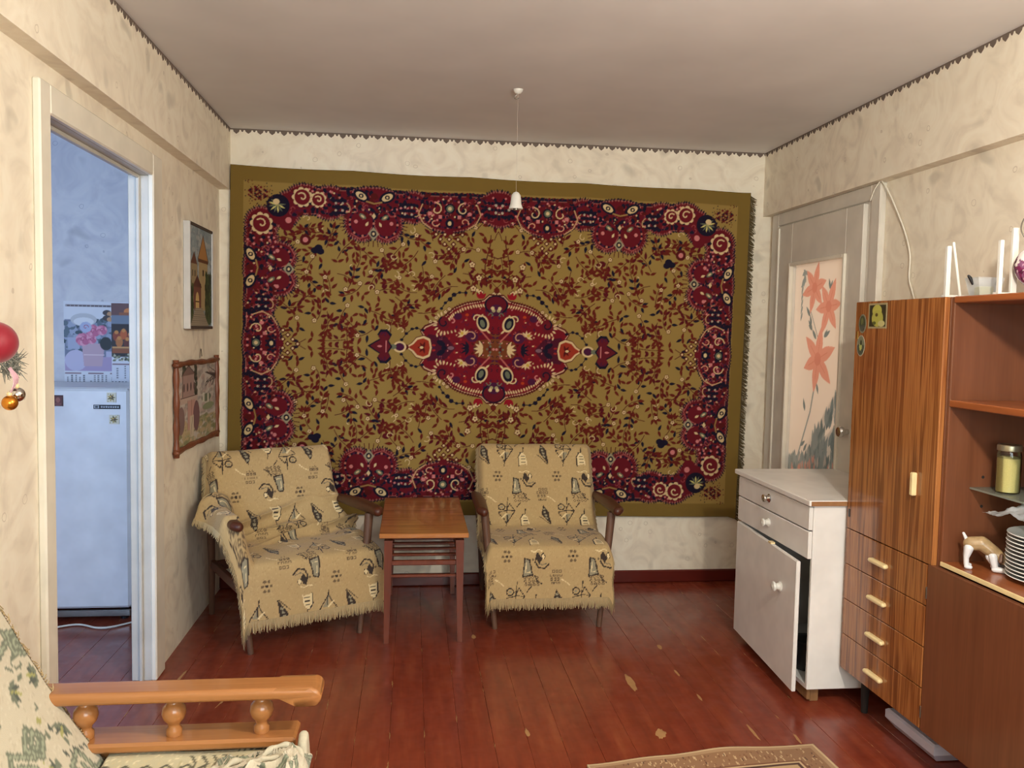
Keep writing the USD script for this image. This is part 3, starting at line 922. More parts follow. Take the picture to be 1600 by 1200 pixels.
structure("trim_2", box(XR, XRW, YR, YB, 2.138, H, 0), M["paper"], "papered beam along the top of the right wall", "beam")
WX0, WX1, WZ0, WZ1 = -0.5, 1.7, 0.8, 2.3
structure("wall_rear", join(box(XK, WX0, YR - 0.12, YR, -0.03, H, 0), box(WX1, 2.2, YR - 0.12, YR, -0.03, H, 0), box(WX0, WX1, YR - 0.12, YR, -0.03, WZ0, 0), box(WX0, WX1, YR - 0.12, YR, WZ1, H, 0)), M["paper"],
          "rear wall with the room's window, behind the camera", "wall")


def window(name, x0, x1, z0, z1, y, label):
    t = Thing(name, label, "window", (x0, y, z0), kind="structure")
    for a, b in ((x0, x0 + 0.06), (x1 - 0.06, x1), ((x0 + x1) / 2 - 0.04, (x0 + x1) / 2 + 0.04)):
        t.part("frame", box(a, b, y - 0.05, y, z0, z1), M["white"])
    for a, b in ((z0, z0 + 0.06), (z1 - 0.06, z1)):
        t.part("frame", box(x0 + 0.06, (x0 + x1) / 2 - 0.04, y - 0.05, y, a, b), M["white"])
        t.part("frame", box((x0 + x1) / 2 + 0.04, x1 - 0.06, y - 0.05, y, a, b), M["white"])
    for a, b in ((x0 + 0.06, (x0 + x1) / 2 - 0.04), ((x0 + x1) / 2 + 0.04, x1 - 0.06)):
        t.part("pane", box(a, b, y - 0.03, y - 0.026, z0 + 0.06, z1 - 0.06, 0), M["glass"])


window("window_1", WX0, WX1, WZ0, WZ1, YR - 0.03, "white framed window of the living room")
# kitchen shell
structure("wall_kitchen_back", box(-3.1, XK, YB, YB + 0.12, -0.03, H, 0), M["paper_kitchen"], "pale bluish papered kitchen wall above the fridge", "wall")
structure("wall_kitchen_side", box(-3.12, -3.0, 0.8, YB, -0.03, H, 0), M["paper_kitchen"], "far side wall of the kitchen", "wall")
KX0, KX1 = -2.75, -1.3
structure("wall_kitchen_window", join(box(-3.12, KX0, 0.68, 0.8, -0.03, H, 0), box(KX1, XK, 0.68, 0.8, -0.03, H, 0), box(KX0, KX1, 0.68, 0.8, -0.03, 0.85, 0), box(KX0, KX1, 0.68, 0.8, 2.25, H, 0)), M["paper_kitchen"],
          "kitchen wall with the kitchen window", "wall")
window("window_2", KX0, KX1, 0.85, 2.25, 0.78, "white framed window of the kitchen")
structure("wall_hall", join(box(3.10, 3.2, 3.2, 4.9, -0.03, H, 0), box(XRW + 0.12, 3.10, 3.1, 3.2, -0.03, H, 0), box(XRW + 0.12, 3.10, 4.82, 4.9, -0.03, H, 0), box(XRW + 0.12, 3.10, 3.2, 4.82, H, H + 0.1, 0), box(XRW + 0.12, 3.10, 3.2, 4.82, -0.06, -0.03, 0)), M["paper"], "hallway shell behind the painted glass door", "wall")
structure("baseboard_back", box(XW, XRW, YB - 0.018, YB, 0.0, 0.072, 0.006), M["base"], "red-brown painted baseboard along the back wall", "baseboard")


# scalloped paper border under the ceiling
def lace(name, p0, p1, inward, label):
    p0, p1, inward = np.array(p0), np.array(p1), np.array(inward)
    L = np.linalg.norm(p1 - p0)
    d = (p1 - p0) / L
    n = int(L / 0.062)
    t = Thing(name, label, "wallpaper border", tuple(p0), kind="structure")
    V, F = [], []

    def plate(poly, off):
        b = len(V)
        m = len(poly)
        for z_off in (off, 0.0):
            for a, z in poly:
                V.append(p0 + d * a + np.array([0, 0, z]) + inward * z_off)
        for i in range(1, m - 1):
            F.append((b, b + i, b + i + 1))
        for i in range(m):
            k = (i + 1) % m
            F.append((b + i, b + m + i, b + m + k))
            F.append((b + i, b + m + k, b + k))
    r_ = random.Random(len(name) + n)
    plate([(0, 0), (0, -0.006), (L, -0.006), (L, 0)], 0.0016)
    for k in range(n):
        a = (k + 0.5) * L / n
        h = r_.uniform(0.9, 1.05)
        plate([(a - 0.017, -0.006), (a - 0.014, -0.016 * h), (a, -0.027 * h), (a + 0.014, -0.016 * h), (a + 0.017, -0.006)], 0.0016)
        plate([(a + 0.024, -0.006), (a + 0.026, -0.013), (a + 0.031, -0.017 * h), (a + 0.036, -0.013), (a + 0.038, -0.006)], 0.0016)
    t.part("scalloped_strip", (np.array(V), np.array(F)), M["lace"])


lace("trim_3", (XB, YB, H), (XR, YB, H), (0, -1, 0), "dark scalloped paper border above the carpet")
lace("trim_4", (XB, YB, H), (XB, 1.0, H), (1, 0, 0), "dark scalloped paper border along the left beam")
lace("trim_5", (XR, YB, H), (XR, 1.0, H), (-1, 0, 0), "dark scalloped paper border along the right beam")

# doorway to the kitchen: casing, lining and stops (no leaf)
t = Thing("door_1", "white painted open doorway frame leading to the kitchen", "door frame", (XW, 3.07, 0), kind="structure")
cz = DZ + 0.085
t.part("casing", box(XW - 0.001, XW + 0.022, 2.464, DY0 + 0.004, 0, cz, 0.005), M["white"])
t.part("casing", box(XW - 0.001, XW + 0.022, DY1 - 0.004, 3.592, 0, cz, 0.005), M["white"])
t.part("casing", box(XW - 0.001, XW + 0.0215, DY0 + 0.004, DY1 - 0.004, DZ, cz, 0.005), M["white"])
t.part("jamb", box(XK - 0.003, XW + 0.002, DY0 - 0.02, DY0, 0, DZ), M["jamb"])
t.part("jamb", box(XK - 0.003, XW + 0.002, DY1, DY1 + 0.02, 0, DZ), M["jamb"])
t.part("jamb", box(XK - 0.003, XW + 0.002, DY0 - 0.02, DY1 + 0.02, DZ, DZ + 0.02), M["jamb"])
t.part("stop_bead", box(XK + 0.03, XK + 0.044, DY1 - 0.014, DY1, 0, DZ), M["jamb"])
t.part("stop_bead", box(XK + 0.03, XK + 0.044, DY0, DY0 + 0.014, 0, DZ), M["jamb"])
t.part("stop_bead", box(XK + 0.03, XK + 0.044, DY0 + 0.014, DY1 - 0.014, DZ - 0.014, DZ), M["jamb"])

# door in the right wall, with a brush-painted panel
t = Thing("door_2", "grey-white closed door with pink flowers painted on its glass panel", "door", (XRW, 4.08, 0), kind="structure")
t.part("casing", box(XRW - 0.030, XRW + 0.001, 3.525, 3.598, 0, 2.137, 0.004), M["grey_door"])
t.part("casing", box(XRW - 0.030, XRW + 0.001, 4.562, 4.645, 0, 2.137, 0.004), M["grey_door"])
t.part("casing", box(XRW - 0.030, XRW + 0.001, 3.598, 4.562, 2.068, 2.137, 0.004), M["grey_door"])
t.part("jamb", box(XRW - 0.020, XRW + 0.10, 3.596, 3.637, 0, 2.07, 0.002), M["grey_door"])
t.part("jamb", box(XRW - 0.020, XRW + 0.10, 4.548, 4.566, 0, 2.07, 0.002), M["grey_door"])
t.part("jamb", box(XRW + 0.006, XRW + 0.10, 3.637, 4.548, 2.045, 2.072, 0.002), M["grey_door"])
t.part("jamb", box(XRW - 0.020, XRW + 0.006, 3.637, 4.548, 2.0605, 2.072, 0.001), M["grey_door"])
LX, LY0, LY1 = XRW - 0.040, 3.64, 4.545                                       # leaf front and edges
PY0, PY1, PZ0, PZ1 = 3.79, 4.36, 0.66, 1.835
t.part("leaf", join(box(LX, XRW + 0.005, LY0, PY0, 0.012, 2.06), box(LX, XRW + 0.005, PY1, LY1, 0.012, 2.06), box(LX, XRW + 0.005, PY0, PY1, PZ1, 2.06), box(LX, XRW + 0.005, PY0, PY1, 0.012, PZ0)), M["grey_door"])
for a, b, c, d_ in ((PY0 - 0.012, PY0 + 0.006, PZ0 - 0.012, PZ1 + 0.012), (PY1 - 0.006, PY1 + 0.012, PZ0 - 0.012, PZ1 + 0.012), (PY0 + 0.006, PY1 - 0.006, PZ1 - 0.006, PZ1 + 0.012), (PY0 + 0.006, PY1 - 0.006, PZ0 - 0.012, PZ0 + 0.006)):
    t.part("bead", box(LX - 0.012, LX + 0.01, a, b, c, d_, 0.003), M["white"])
t.part("bead", box(LX - 0.008, LX + 0.002, 4.515, 4.527, 0.02, 2.05, 0.002), M["white"])


def paint_door_panel():
    w, h = PY1 - PY0, PZ1 - PZ0
    c = Canvas(0, 0, w * 100, h * 100, 0.2, (254, 245, 236))
    rg = random.Random(3)
    hh, ww = h * 100, w * 100
    sal, salm, grey, green = (242, 180, 162), (232, 162, 144), (164, 176, 178), (142, 156, 158)

    def lily(fx, fy, R, rot):
        x, y = fx * ww, hh * (1 - fy)
        for k in range(6):
            c.leaf(x, y, rot + k * 1.047, R * rg.uniform(0.88, 1.12), R * 0.42, sal)
        for k in range(6):
            a = rot + k * 1.047
            c.line([(x, y), (x + R * 0.6 * math.cos(a), y + R * 0.6 * math.sin(a))], 0.5, salm)
        c.ell(x, y, R * 0.2, R * 0.2, salm)

    def leaf(fx, fy, ang, L, col=green):
        c.leaf(fx * ww, hh * (1 - fy), ang, L, L * 0.32, col)
    stem = [(0.50, 0.46), (0.46, 0.55), (0.40, 0.66), (0.30, 0.76), (0.20, 0.86), (0.13, 0.92)]
    c.line([(a * ww, hh * (1 - b)) for a, b in stem], 1.2, grey)
    c.line([((a + 0.012) * ww, hh * (1 - b)) for a, b in stem], 0.5, (232, 226, 222))
    for a in ((0.33, 0.24), (0.38, 0.30), (0.46, 0.34)):
        leaf(a[0], a[1], 2.3, 7)
    c.line([(0.34 * ww, hh * 0.78), (0.5 * ww, hh * 0.66)], 0.6, grey)
    leaf(0.36, 0.28, 1.9, 6); leaf(0.38, 0.30, 2.6, 5)
    leaf(0.60, 0.33, 0.5, 7); leaf(0.60, 0.33, 0.9, 5)
    leaf(0.68, 0.13, 1.9, 6); leaf(0.68, 0.13, 1.2, 5)
    for k in range(7):
        leaf(0.14 + 0.012 * k, 0.03 + 0.013 * abs(k - 2), 0.4 - 0.5 * k, 6, grey)
    for k in range(6):
        leaf(0.17, 0.07 + k * 0.03, -1.9, 5, grey)
    lily(0.39, 0.115, 13.5, 0.25)
    lily(0.66, 0.20, 14.0, 0.1)
    lily(0.50, 0.425, 17.0, 0.35)
    leaf(0.30, 0.66, 1.9, 7); leaf(0.30, 0.84, 0.9, 6); leaf(0.24, 0.82, 0.6, 6)
    leaf(0.50, 0.53, -1.2, 6)
    for k in range(300):                                     # grass: low on the left, climbing on the right
        fx = rg.uniform(0.0, 1.0)
        topf = 0.93 - 0.42 * max(0, fx - 0.25) ** 1.2 / 0.75 ** 1.2
        z = rg.uniform(0, 1) ** 1.2
        fy = 1.0 - z * (1 - topf)
        leaf(fx, fy, 1.57 + rg.uniform(-0.45, 0.35), rg.uniform(7, 13), rg.choice((grey, grey, (172, 182, 184), green)))
    for k in range(70):
        fx = rg.uniform(0.02, 0.98)
        leaf(fx, rg.uniform(0.88, 0.99), 1.57 + rg.uniform(-0.4, 0.4), rg.uniform(4, 7), rg.choice(((214, 206, 200), (226, 176, 164), (158, 166, 166))))
    return c.half()


pan, pcol = panel(paint_door_panel(), (XRW - 0.012, PY1, PZ0), (0, PY0 - PY1, 0), (0, 0, PZ1 - PZ0), 0.006)
t.part("painted_panel", pan, M["painted_glass"], col=pcol, label="glass panel painted with three pink lilies and grey grass")
t.part("knob", moved(lathe([(0.012, 0), (0.012, 0.02), (0.024, 0.028), (0.027, 0.04), (0.022, 0.05), (0.0, 0.053)], 20), (LX, 3.69, 1.01), about=(0, 0, 0), ry=-90), M["chrome"], smooth=40)

# ------------------------------------------------------------------ carpet on the back wall
def skirted(P, col, off):
    ny, nx = P.shape[:2]
    rim = np.concatenate([np.arange(nx), np.arange(1, ny) * nx + nx - 1, (ny - 1) * nx + np.arange(nx - 2, -1, -1), np.arange(ny - 2, 0, -1) * nx])
    v = P.reshape(-1, 3)
    N, R = len(v), len(rim)
    k = np.arange(R)
    q = np.vstack([grid_faces(ny, nx), np.stack([rim[(k + 1) % R], rim, N + k, N + (k + 1) % R], 1)])
    c = col.reshape(-1, 3)
    return arr((np.vstack([v, v[rim] + np.array(off)]), q)), np.vstack([c, c[rim]])


q4 = paint_wall_rug(0.35)
full = np.concatenate([q4[:, ::-1], q4], 1)
full = np.concatenate([full[::-1], full], 0)
ny, nx = full.shape[:2]
RW, RH = 2.888, 1.885
s, tt = np.meshgrid(np.linspace(0, 1, nx), np.linspace(0, 1, ny))
ca, sa = math.cos(0.0117), math.sin(0.0117)
lx, lz = s * RW, -(1 - tt) * RH
lz = lz - 0.006 * (1 - tt * 0) * np.abs(np.sin(s * 4.5 * np.pi)) * tt - 0.012 * np.clip((s - 0.985) / 0.015, 0, 1) * np.clip((0.05 - tt) / 0.05, 0, 1)
px = -0.972 + lx * ca + lz * sa
pz = 2.306 - lx * sa + lz * ca
wav = 0.003 * np.sin(s * 23 + 2 * tt) * (1 - 0.5 * tt) + 0.003 * np.sin(s * 9 + 1) + 0.004 * (1 - tt) + 0.012 * np.clip((s - 0.975) / 0.025, 0, 1) ** 2
py = YB - 0.024 - wav
rug_mesh, rug_col = skirted(np.stack([px, py, pz], -1), full, (0, 0.010, 0))
t = Thing("wall_carpet", "large olive and crimson patterned carpet hung on the back wall", "carpet", (0.47, YB - 0.02, 0.4))
t.part("pile", rug_mesh, M["pile"], col=rug_col, smooth=True)
edge = np.stack([px[::6, -1], py[::6, -1] + 0.003, pz[::6, -1]], -1)
t.part("fringe", fringe(edge, (0.85, 0, -0.5), 0.042, rnd, per=260, w=0.0028, splay=0.5), M["thread_dark"], kind="stuff", label="short dark olive fringe down the right edge")

# ------------------------------------------------------------------ armchairs and their throws
def armchair(label, loc, rotz):
    t = Thing("armchair", label, "armchair", loc, rotz, local=True)
    for s in (-1, 1):
        fl_, _ = smooth_path([(s * 0.258, 0.0, 0.0), (s * 0.285, 0.012, 0.26), (s * 0.315, 0.03, 0.565)], 8)
        t.part("leg", tube(fl_, np.linspace(0.013, 0.021, 8), 10), M["chairleg"], smooth=50)
        bl, _ = smooth_path([(s * 0.27, 0.62, 0.0), (s * 0.29, 0.54, 0.3), (s * 0.315, 0.47, 0.56)], 8)
        t.part("leg", tube(bl, np.linspace(0.013, 0.02, 8), 10), M["chairleg"], smooth=50)
        t.part("armrest", hull((s * 0.325, -0.045, 0.585, 0.022), (s * 0.34, -0.03, 0.588, 0.02), (s * 0.318, 0.18, 0.590, 0.022), (s * 0.34, 0.18, 0.590, 0.022), (s * 0.318, 0.50, 0.566, 0.017), (s * 0.332, 0.50, 0.566, 0.017), n=16), M["chairwood"], smooth=40)
        t.part("side_rail", box(s * 0.285 - 0.012, s * 0.285 + 0.012, 0.012, 0.54, 0.255, 0.30), M["chairwood"])
    t.part("front_rail", box(-0.285, 0.285, 0.0, 0.024, 0.25, 0.295), M["chairwood"])
    t.part("back_rail", box(-0.285, 0.285, 0.51, 0.534, 0.25, 0.295), M["chairwood"])
    t.part("seat_cushion", moved(box(-0.262, 0.262, -0.025, 0.42, 0.297, 0.392, 0.03), rx=2.0), M["cushion"], smooth=40)
    t.part("backrest", moved(box(-0.262, 0.262, 0.388, 0.468, 0.36, 0.795, 0.03), rx=-16.0, about=(0, 0.36, 0.38)), M["cushion"], smooth=40)
    return t


def paint_throw_tile():
    """One repeat of the woven motif, 32 x 34 cm: a hand, a sail, a striped horn, studs, a beaker, a moon mask."""
    w, h = 32.0, 34.0
    tan, dk, mid, cr, gy = (186, 159, 111), (58, 46, 38), (112, 92, 66), (226, 206, 158), (150, 142, 116)
    big = Canvas(0, 0, w * 3, h * 3, 0.25, tan)
    rg = random.Random(2)
    for _ in range(5200):
        big.ell(rg.uniform(0, 96), rg.uniform(0, 102), 0.25, 0.4, (178, 151, 105) if rg.random() < 0.5 else (193, 166, 118))

    def put(ox, oy):
        L = big.line
        P = lambda pts: [(ox + a, oy + b) for a, b in pts]
        # hand with fingers
        big.poly(P([(1.5, 31), (5.6, 31.5), (5.4, 25), (3.6, 24.2), (1.8, 26.5)]), cr)
        for k in range(3):
            L(P([(2.0 + 0.2 * k, 30 - 1.7 * k), (4.4, 30 - 1.7 * k)]), 0.4, dk)
        L(P([(5.6, 32), (5.9, 27), (4.6, 24.6), (3.4, 24.4), (3.0, 21.6)]), 0.5, dk)
        L(P([(1.2, 31.4), (1.9, 27), (2.8, 25.4)]), 0.4, (232, 214, 170))
        # moon mask
        L(P([(-3.0, 7.2), (-1, 9.2), (2.0, 8.8), (3.6, 6.2), (3.2, 3.4)]), 0.7, dk)
        L(P([(-2.0, 6.8), (0.4, 7.6), (2.0, 6.4)]), 0.5, (120, 110, 90))
        big.poly(P([(0.2, 4.8), (1.6, 7.2), (3.4, 4.4), (3.0, 1.8), (1.8, 2.2)]), dk)
        big.ell(ox - 0.2, oy + 3.6, 1.0, 1.5, dk)
        big.ell(ox - 0.2, oy + 3.6, 0.7, 1.15, cr)
        big.ell(ox + 4.6, oy + 5.0, 0.6, 0.6, mid)
        L(P([(0.4, 1.2), (2.0, 0.6), (4.0, 1.6), (5.8, 1.0)]), 0.5, cr)
        # sail
        big.poly(P([(13.4, 29.5), (10.6, 24.4), (13.2, 24.0)]), gy)
        L(P([(13.6, 32), (12.8, 28), (12.9, 22), (12.2, 15.5)]), 0.45, dk)
        L(P([(13.4, 30), (10.2, 25), (8.6, 22.6), (12.2, 22.2), (17.4, 23.4), (14.4, 27.4), (13.4, 30)]), 0.45, dk)
        L(P([(8.6, 22.4), (11.4, 18.6), (13, 22.2)]), 0.45, dk)
        L(P([(15.6, 26.5), (13.2, 24.2)]), 0.8, cr)
        big.ell(ox + 15.6, oy + 20.4, 2.0, 1.9, dk)
        big.ell(ox + 15.6, oy + 20.4, 1.35, 1.25, tan)
        big.rect(ox + 15, oy + 19.8, ox + 16.3, oy + 21, gy)
        # striped horn
        big.poly(P([(21.4, 31.4), (23.6, 28.5), (26.6, 24.4), (25.2, 19.4), (22.6, 23.4)]), dk)
        for k in range(4):
            big.poly(P([(22.9 + 0.45 * k, 27.6 - 1.8 * k), (24.2 + 0.55 * k, 27.2 - 1.6 * k), (24.6 + 0.35 * k, 26.2 - 1.6 * k), (23.1 + 0.5 * k, 26.5 - 1.8 * k)]), gy)
        L(P([(22.2, 31), (24.6, 28.4), (27.6, 25.8)]), 0.35, dk)
        # studs crown
        for i in range(4):
            for j in range(3):
                x, y = ox + 2.2 + i * 1.9 + j * 0.3, oy + 17.0 - j * 1.7
                big.ell(x, y, 0.78, 0.68, mid)
                big.ell(x, y, 0.4, 0.34, tan)
        L(P([(0.4, 16.6), (2.6, 15.2), (3.8, 12.8)]), 0.5, dk)
        L(P([(5.4, 18.0), (7.4, 20.4)]), 0.5, dk)
        # beaker
        big.poly(P([(4.8, 12.4), (9.4, 13.2), (8.8, 4.6), (6.4, 5.0)]), gy)
        L(P([(4.8, 12.4), (9.4, 13.2), (8.8, 4.6), (6.4, 5.0), (4.8, 12.4)]), 0.6, dk)
        L(P([(6.2, 11.0), (8.2, 11.4), (7.8, 6.4)]), 0.4, cr)
        # dot flower
        for k in range(6):
            a = k * 1.047
            big.ell(ox + 17.2 + 1.9 * math.cos(a), oy + 3.6 + 2.4 * math.sin(a), 0.72, 0.62, mid)
        big.ell(ox + 17.2, oy + 3.6, 0.7, 0.7, dk)
        # lattice
        for i in range(4):
            for j in range(4):
                if rg.random() < 0.92:
                    x, y = ox + 22.4 + i * 1.6 + j * 0.35, oy + 16.4 - j * 1.9
                    big.rect(x - 0.62, y - 0.7, x + 0.62, y + 0.7, mid)
                    big.rect(x - 0.3, y - 0.36, x + 0.3, y + 0.36, tan)
        L(P([(18.6, 17.6), (20.8, 15.6), (23, 14.4)]), 0.5, cr)
    for i in range(-1, 4):
        for j in range(-1, 4):
            rg = random.Random(2)
            put(i * w, j * h)
    c = Canvas(0, 0, w, h, 0.25, tan)
    c.a = big.a[136 : 136 + c.ny, 128 : 128 + c.nx].copy()
    return c


tile = paint_throw_tile()


def throw(label, loc, rotz, prof, E, halves, flip, mess, seed, off=(0, 0), spread=0.0, over_arm=0.0):
    t = Thing("throw", label, "throw blanket", loc, rotz, local=True)
    L = np.linalg.norm(np.diff(np.array(prof), axis=0), axis=1).sum()
    p, u = smooth_path(prof[::-1], int(L / 0.0036))
    tt_ = np.arange(-halves[0], halves[1] + 1e-6, 0.0036)
    X, U = np.meshgrid(tt_, u)
    Y, Z = np.repeat(p[:, :1], len(tt_), 1), np.repeat(p[:, 1:], len(tt_), 1)
    ss = lambda a, b, x: np.clip((x - a) / (b - a), 0, 1) ** 2 * (3 - 2 * np.clip((x - a) / (b - a), 0, 1))
    g = ss(0.43, 0.57, Z)                                                       # 0 on the seat, 1 on the backrest
    arm = over_arm * ss(-0.078, 0.03, Y) * (1 - ss(0.62, 0.72, Z)) * (X < 0)     # where the cloth also goes over the left armrest
    E = E + spread * (X > 0) * (1 - g) + 0.075 * arm * (1 - 0.6 * g)
    e = np.maximum(np.abs(X) - E, 0)
    e = e * arm + (1 - arm) * 0.085 * np.tanh(e / 0.085)
    sg = np.sign(X)
    wob = 0.35 * np.sin(U * 17 + sg * 1.3) + 0.25 * np.sin(U * 41)
    Xn = np.clip(X, -E, E) + sg * (0.012 * (1 - np.exp(-e / 0.02)) + e * (0.22 + 0.14 * wob))
    Yn = Y + e * (0.70 * g * (1 - arm) - 0.04 * (1 - g)) + 0.01 * e * wob
    Zn = Z - e * (0.42 * g * (1 - arm) + 0.93 * np.maximum(1 - g, arm))
    Zn = np.where(arm > 0, np.maximum(Zn, Z + 0 * Z) * 0 + Zn + arm * ss(0.25, 0.315, -X) * np.maximum(0.618 - Z, 0), Zn)
    P = np.stack([Xn, Yn, Zn], -1)
    n = np.cross(np.gradient(P, axis=1), np.gradient(P, axis=0))
    n /= np.maximum(np.linalg.norm(n, axis=2, keepdims=True), 1e-9)
    q = np.stack([X * 7, U * 7, np.full_like(X, seed * 3.1)], -1)
    w1 = meshkit.fbm(q, 3, seed) - 0.45
    js = u[np.argmin(np.abs(p[:, 1] - 0.445) + np.abs(p[:, 0] - 0.335))]        # where seat meets back
    near = np.exp(-((U - js) / 0.15) ** 2)
    q2 = np.stack([X * 3.0 + U * 5, U * 14 - X * 5, np.full_like(X, seed * 1.7)], -1)
    fold = np.abs(meshkit.noise(q2, seed) - 0.5) * 2
    lift = 0.012 * w1 + mess * near * (0.060 * (1 - fold) ** 2 + 0.04 * np.maximum(w1, -0.1)) + 0.004
    P = P + n * np.maximum(lift, 0.0)[..., None]
    ca_, sa_ = math.cos(math.radians(rotz)), math.sin(math.radians(rotz))

    def clear(v):                                                               # the cloth lies against the wall, not in it
        d = np.maximum(XW + 0.016 - (loc[0] + v[..., 0] * ca_ - v[..., 1] * sa_), 0)
        return np.stack([v[..., 0] + d * ca_, v[..., 1] - d * sa_, v[..., 2]], -1)
    P = clear(P)
    cu, cv = (X * 100 + off[0]), (U * 100 + off[1])
    col = tile.sample(-cu if flip else cu, -cv if flip else cv)
    m, c = sheet(P, col, 0.005)
    t.part("cloth", m, M["cloth"], col=c, smooth=True)
    rr = random.Random(seed)
    t.part("fringe", fringe(P[0, ::3], (0, 0.03, -1), 0.052, rr, per=420, w=0.0021, splay=0.07), M["thread"], kind="stuff", label="knotted cream fringe along the front hem")
    for side, idx in ((-1, 0), (1, -1)):
        edge = P[::5, idx]
        gg = (g * (1 - arm))[::5, idx][:, None]
        dn = gg * np.array([side * 0.35, 0.55, -0.75]) + (1 - gg) * np.array([side * 0.25, 0, -0.95])
        fv, ff = fringe(edge, dn, 0.030, rr, per=260, w=0.0018, splay=0.3)
        t.part("fringe", (clear(fv), ff), M["thread"], kind="stuff")
    return t


PROF = [(0.602, 0.66), (0.600, 0.73), (0.582, 0.80), (0.545, 0.828), (0.50, 0.80), (0.455, 0.70), (0.405, 0.575), (0.345, 0.455), (0.28, 0.42), (0.12, 0.424), (-0.01, 0.418), (-0.055, 0.385), (-0.066, 0.27), (-0.072, 0.168)]
ch1 = ((-0.462, 3.855, 0.0), 27.0)
ch2 = ((0.675, 3.985, 0.0), 0.0)
armchair("dark wooden armchair in the left corner, turned towards the room under its throw", *ch1)
armchair("dark wooden armchair right of the small table, facing straight out under its throw", *ch2)
throw("tan patterned throw heaped and wrinkled over the left corner armchair", *ch1, PROF, 0.285, (0.43, 0.375), False, 1.0, 3, off=(6, -11), spread=0.05, over_arm=1.0)
throw("tan patterned throw laid smoothly over the armchair right of the table", *ch2, PROF, 0.285, (0.345, 0.345), True, 0.12, 8, off=(4, 10))

# ------------------------------------------------------------------ coffee table
t = Thing("coffee_table", "small brown veneered coffee table between the two armchairs", "coffee table", (0.065, 4.17, 0))
t.part("tabletop", box(-0.137, 0.268, 3.775, 4.60, 0.502, 0.524, 0.003), M["table"])
for lx_, ly in ((-0.102, 3.83), (0.236, 3.83), (-0.102, 4.545), (0.236, 4.545)):
    sx, sy = (-1 if lx_ < 0 else 1), (-1 if ly < 4 else 1)
    pts = []
    for z, w_ in ((0.0, 0.011), (0.484, 0.019)):
        ox = -sx * 0.006 * (1 if z else 0)
        pts += [(lx_ + ox + a * w_, ly + b * w_, z) for a in (-1, 1) for b in (-1, 1)]
    t.part("leg", Manifold.hull_points(np.array(pts)), M["leg"])
for x in (-0.098, 0.232):
    t.part("side_apron", box(x - 0.009, x + 0.009, 3.85, 4.525, 0.455, 0.50), M["leg"])
    t.part("shelf_rail", box(x - 0.009, x + 0.009, 3.85, 4.525, 0.362, 0.384), M["leg"])
t.part("front_rail", box(-0.085, 0.219, 3.828, 3.846, 0.363, 0.386), M["leg"])
t.part("back_rail", box(-0.085, 0.219, 4.53, 4.548, 0.363, 0.386), M["leg"])
for k in range(6):
    y = 3.93 + 0.105 * k
    t.part("shelf_slat", box(-0.089, 0.223, y, y + 0.022, 0.378, 0.390), M["leg"])
t.part("stretcher", box(-0.085, 0.219, 3.832, 3.844, 0.305, 0.319), M["leg"])
t.part("stretcher", box(-0.085, 0.219, 4.533, 4.545, 0.305, 0.319), M["leg"])

# ------------------------------------------------------------------ white kitchen cabinet
CX, CX1, CY0, CY1 = 1.560, 2.035, 3.062, 3.775
t = Thing("white_cabinet", "worn white kitchen cabinet with two drawers and a door standing ajar", "cabinet", (1.80, 3.42, 0))
CZ0, CZT = 0.060, 0.795
t.part("body", join(box(CX, CX1, CY0, CY0 + 0.018, CZ0, CZT), box(CX, CX1, CY1 - 0.018, CY1, CZ0, CZT), box(CX1 - 0.006, CX1, CY0 + 0.018, CY1 - 0.018, CZ0, CZT, 0), box(CX + 0.002, CX1 - 0.006, CY0 + 0.018, CY1 - 0.018, CZ0, CZ0 + 0.016, 0), box(CX + 0.03, CX1 - 0.006, CY0 + 0.018, CY1 - 0.018, 0.565, 0.577, 0)), M["white2"])
t.part("worktop", box(CX - 0.028, CX1 + 0.01, CY0 - 0.016, CY1 + 0.03, CZT, CZT + 0.022, 0.003), M["white2"])
t.part("worktop_edge", box(CX - 0.02, CX1 + 0.008, CY0 - 0.0185, CY0 - 0.0155, CZT + 0.002, CZT + 0.019, 0.0005), M["chip"], label="bare chipboard edge of the worktop")
for z0, z1 in ((0.697, 0.789), (0.583, 0.692)):
    d = t.part("drawer", join(box(CX - 0.018, CX - 0.001, CY0 + 0.001, CY1 - 0.002, z0, z1, 0.003), box(CX - 0.001, CX + 0.35, CY0 + 0.03, CY1 - 0.03, z0 + 0.01, z0 + 0.02, 0)), M["white2"])
    kz = (z0 + z1) / 2 + 0.008
    kn = moved(lathe([(0.0, 0.0), (0.017, 0.0), (0.019, 0.004), (0.014, 0.008), (0.010, 0.016), (0.017, 0.024), (0.016, 0.030), (0.0, 0.034)], 24), (CX - 0.018, 3.43, kz), ry=-90)
    t.part("knob", kn, M["chrome" if z0 > 0.65 else "plastic_w"], smooth=40, under=d, label="round metal knob" if z0 > 0.65 else "round white knob")
hinge = np.array([CX - 0.002, CY1 - 0.004, 0])
AJAR = -3.2
dm = moved(box(CX - 0.020, CX - 0.003, CY0 + 0.004, CY1 - 0.003, 0.052, 0.574, 0.003), rz=AJAR, about=hinge)
d = t.part("cabinet_door", dm, M["white2"])
kn = moved(lathe([(0.0, 0.0), (0.020, 0.0), (0.022, 0.004), (0.016, 0.008), (0.012, 0.017), (0.021, 0.026), (0.019, 0.033), (0.0, 0.037)], 24), (CX - 0.020, 3.22, 0.428), ry=-90)
t.part("knob", moved(kn, rz=AJAR, about=hinge), M["plastic_w"], smooth=40, under=d, label="round white knob")
t.part("catch", moved(box(CX - 0.021, CX - 0.001, 3.34, 3.37, 0.572, 0.580, 0.001), rz=AJAR, about=hinge), M["handle"])
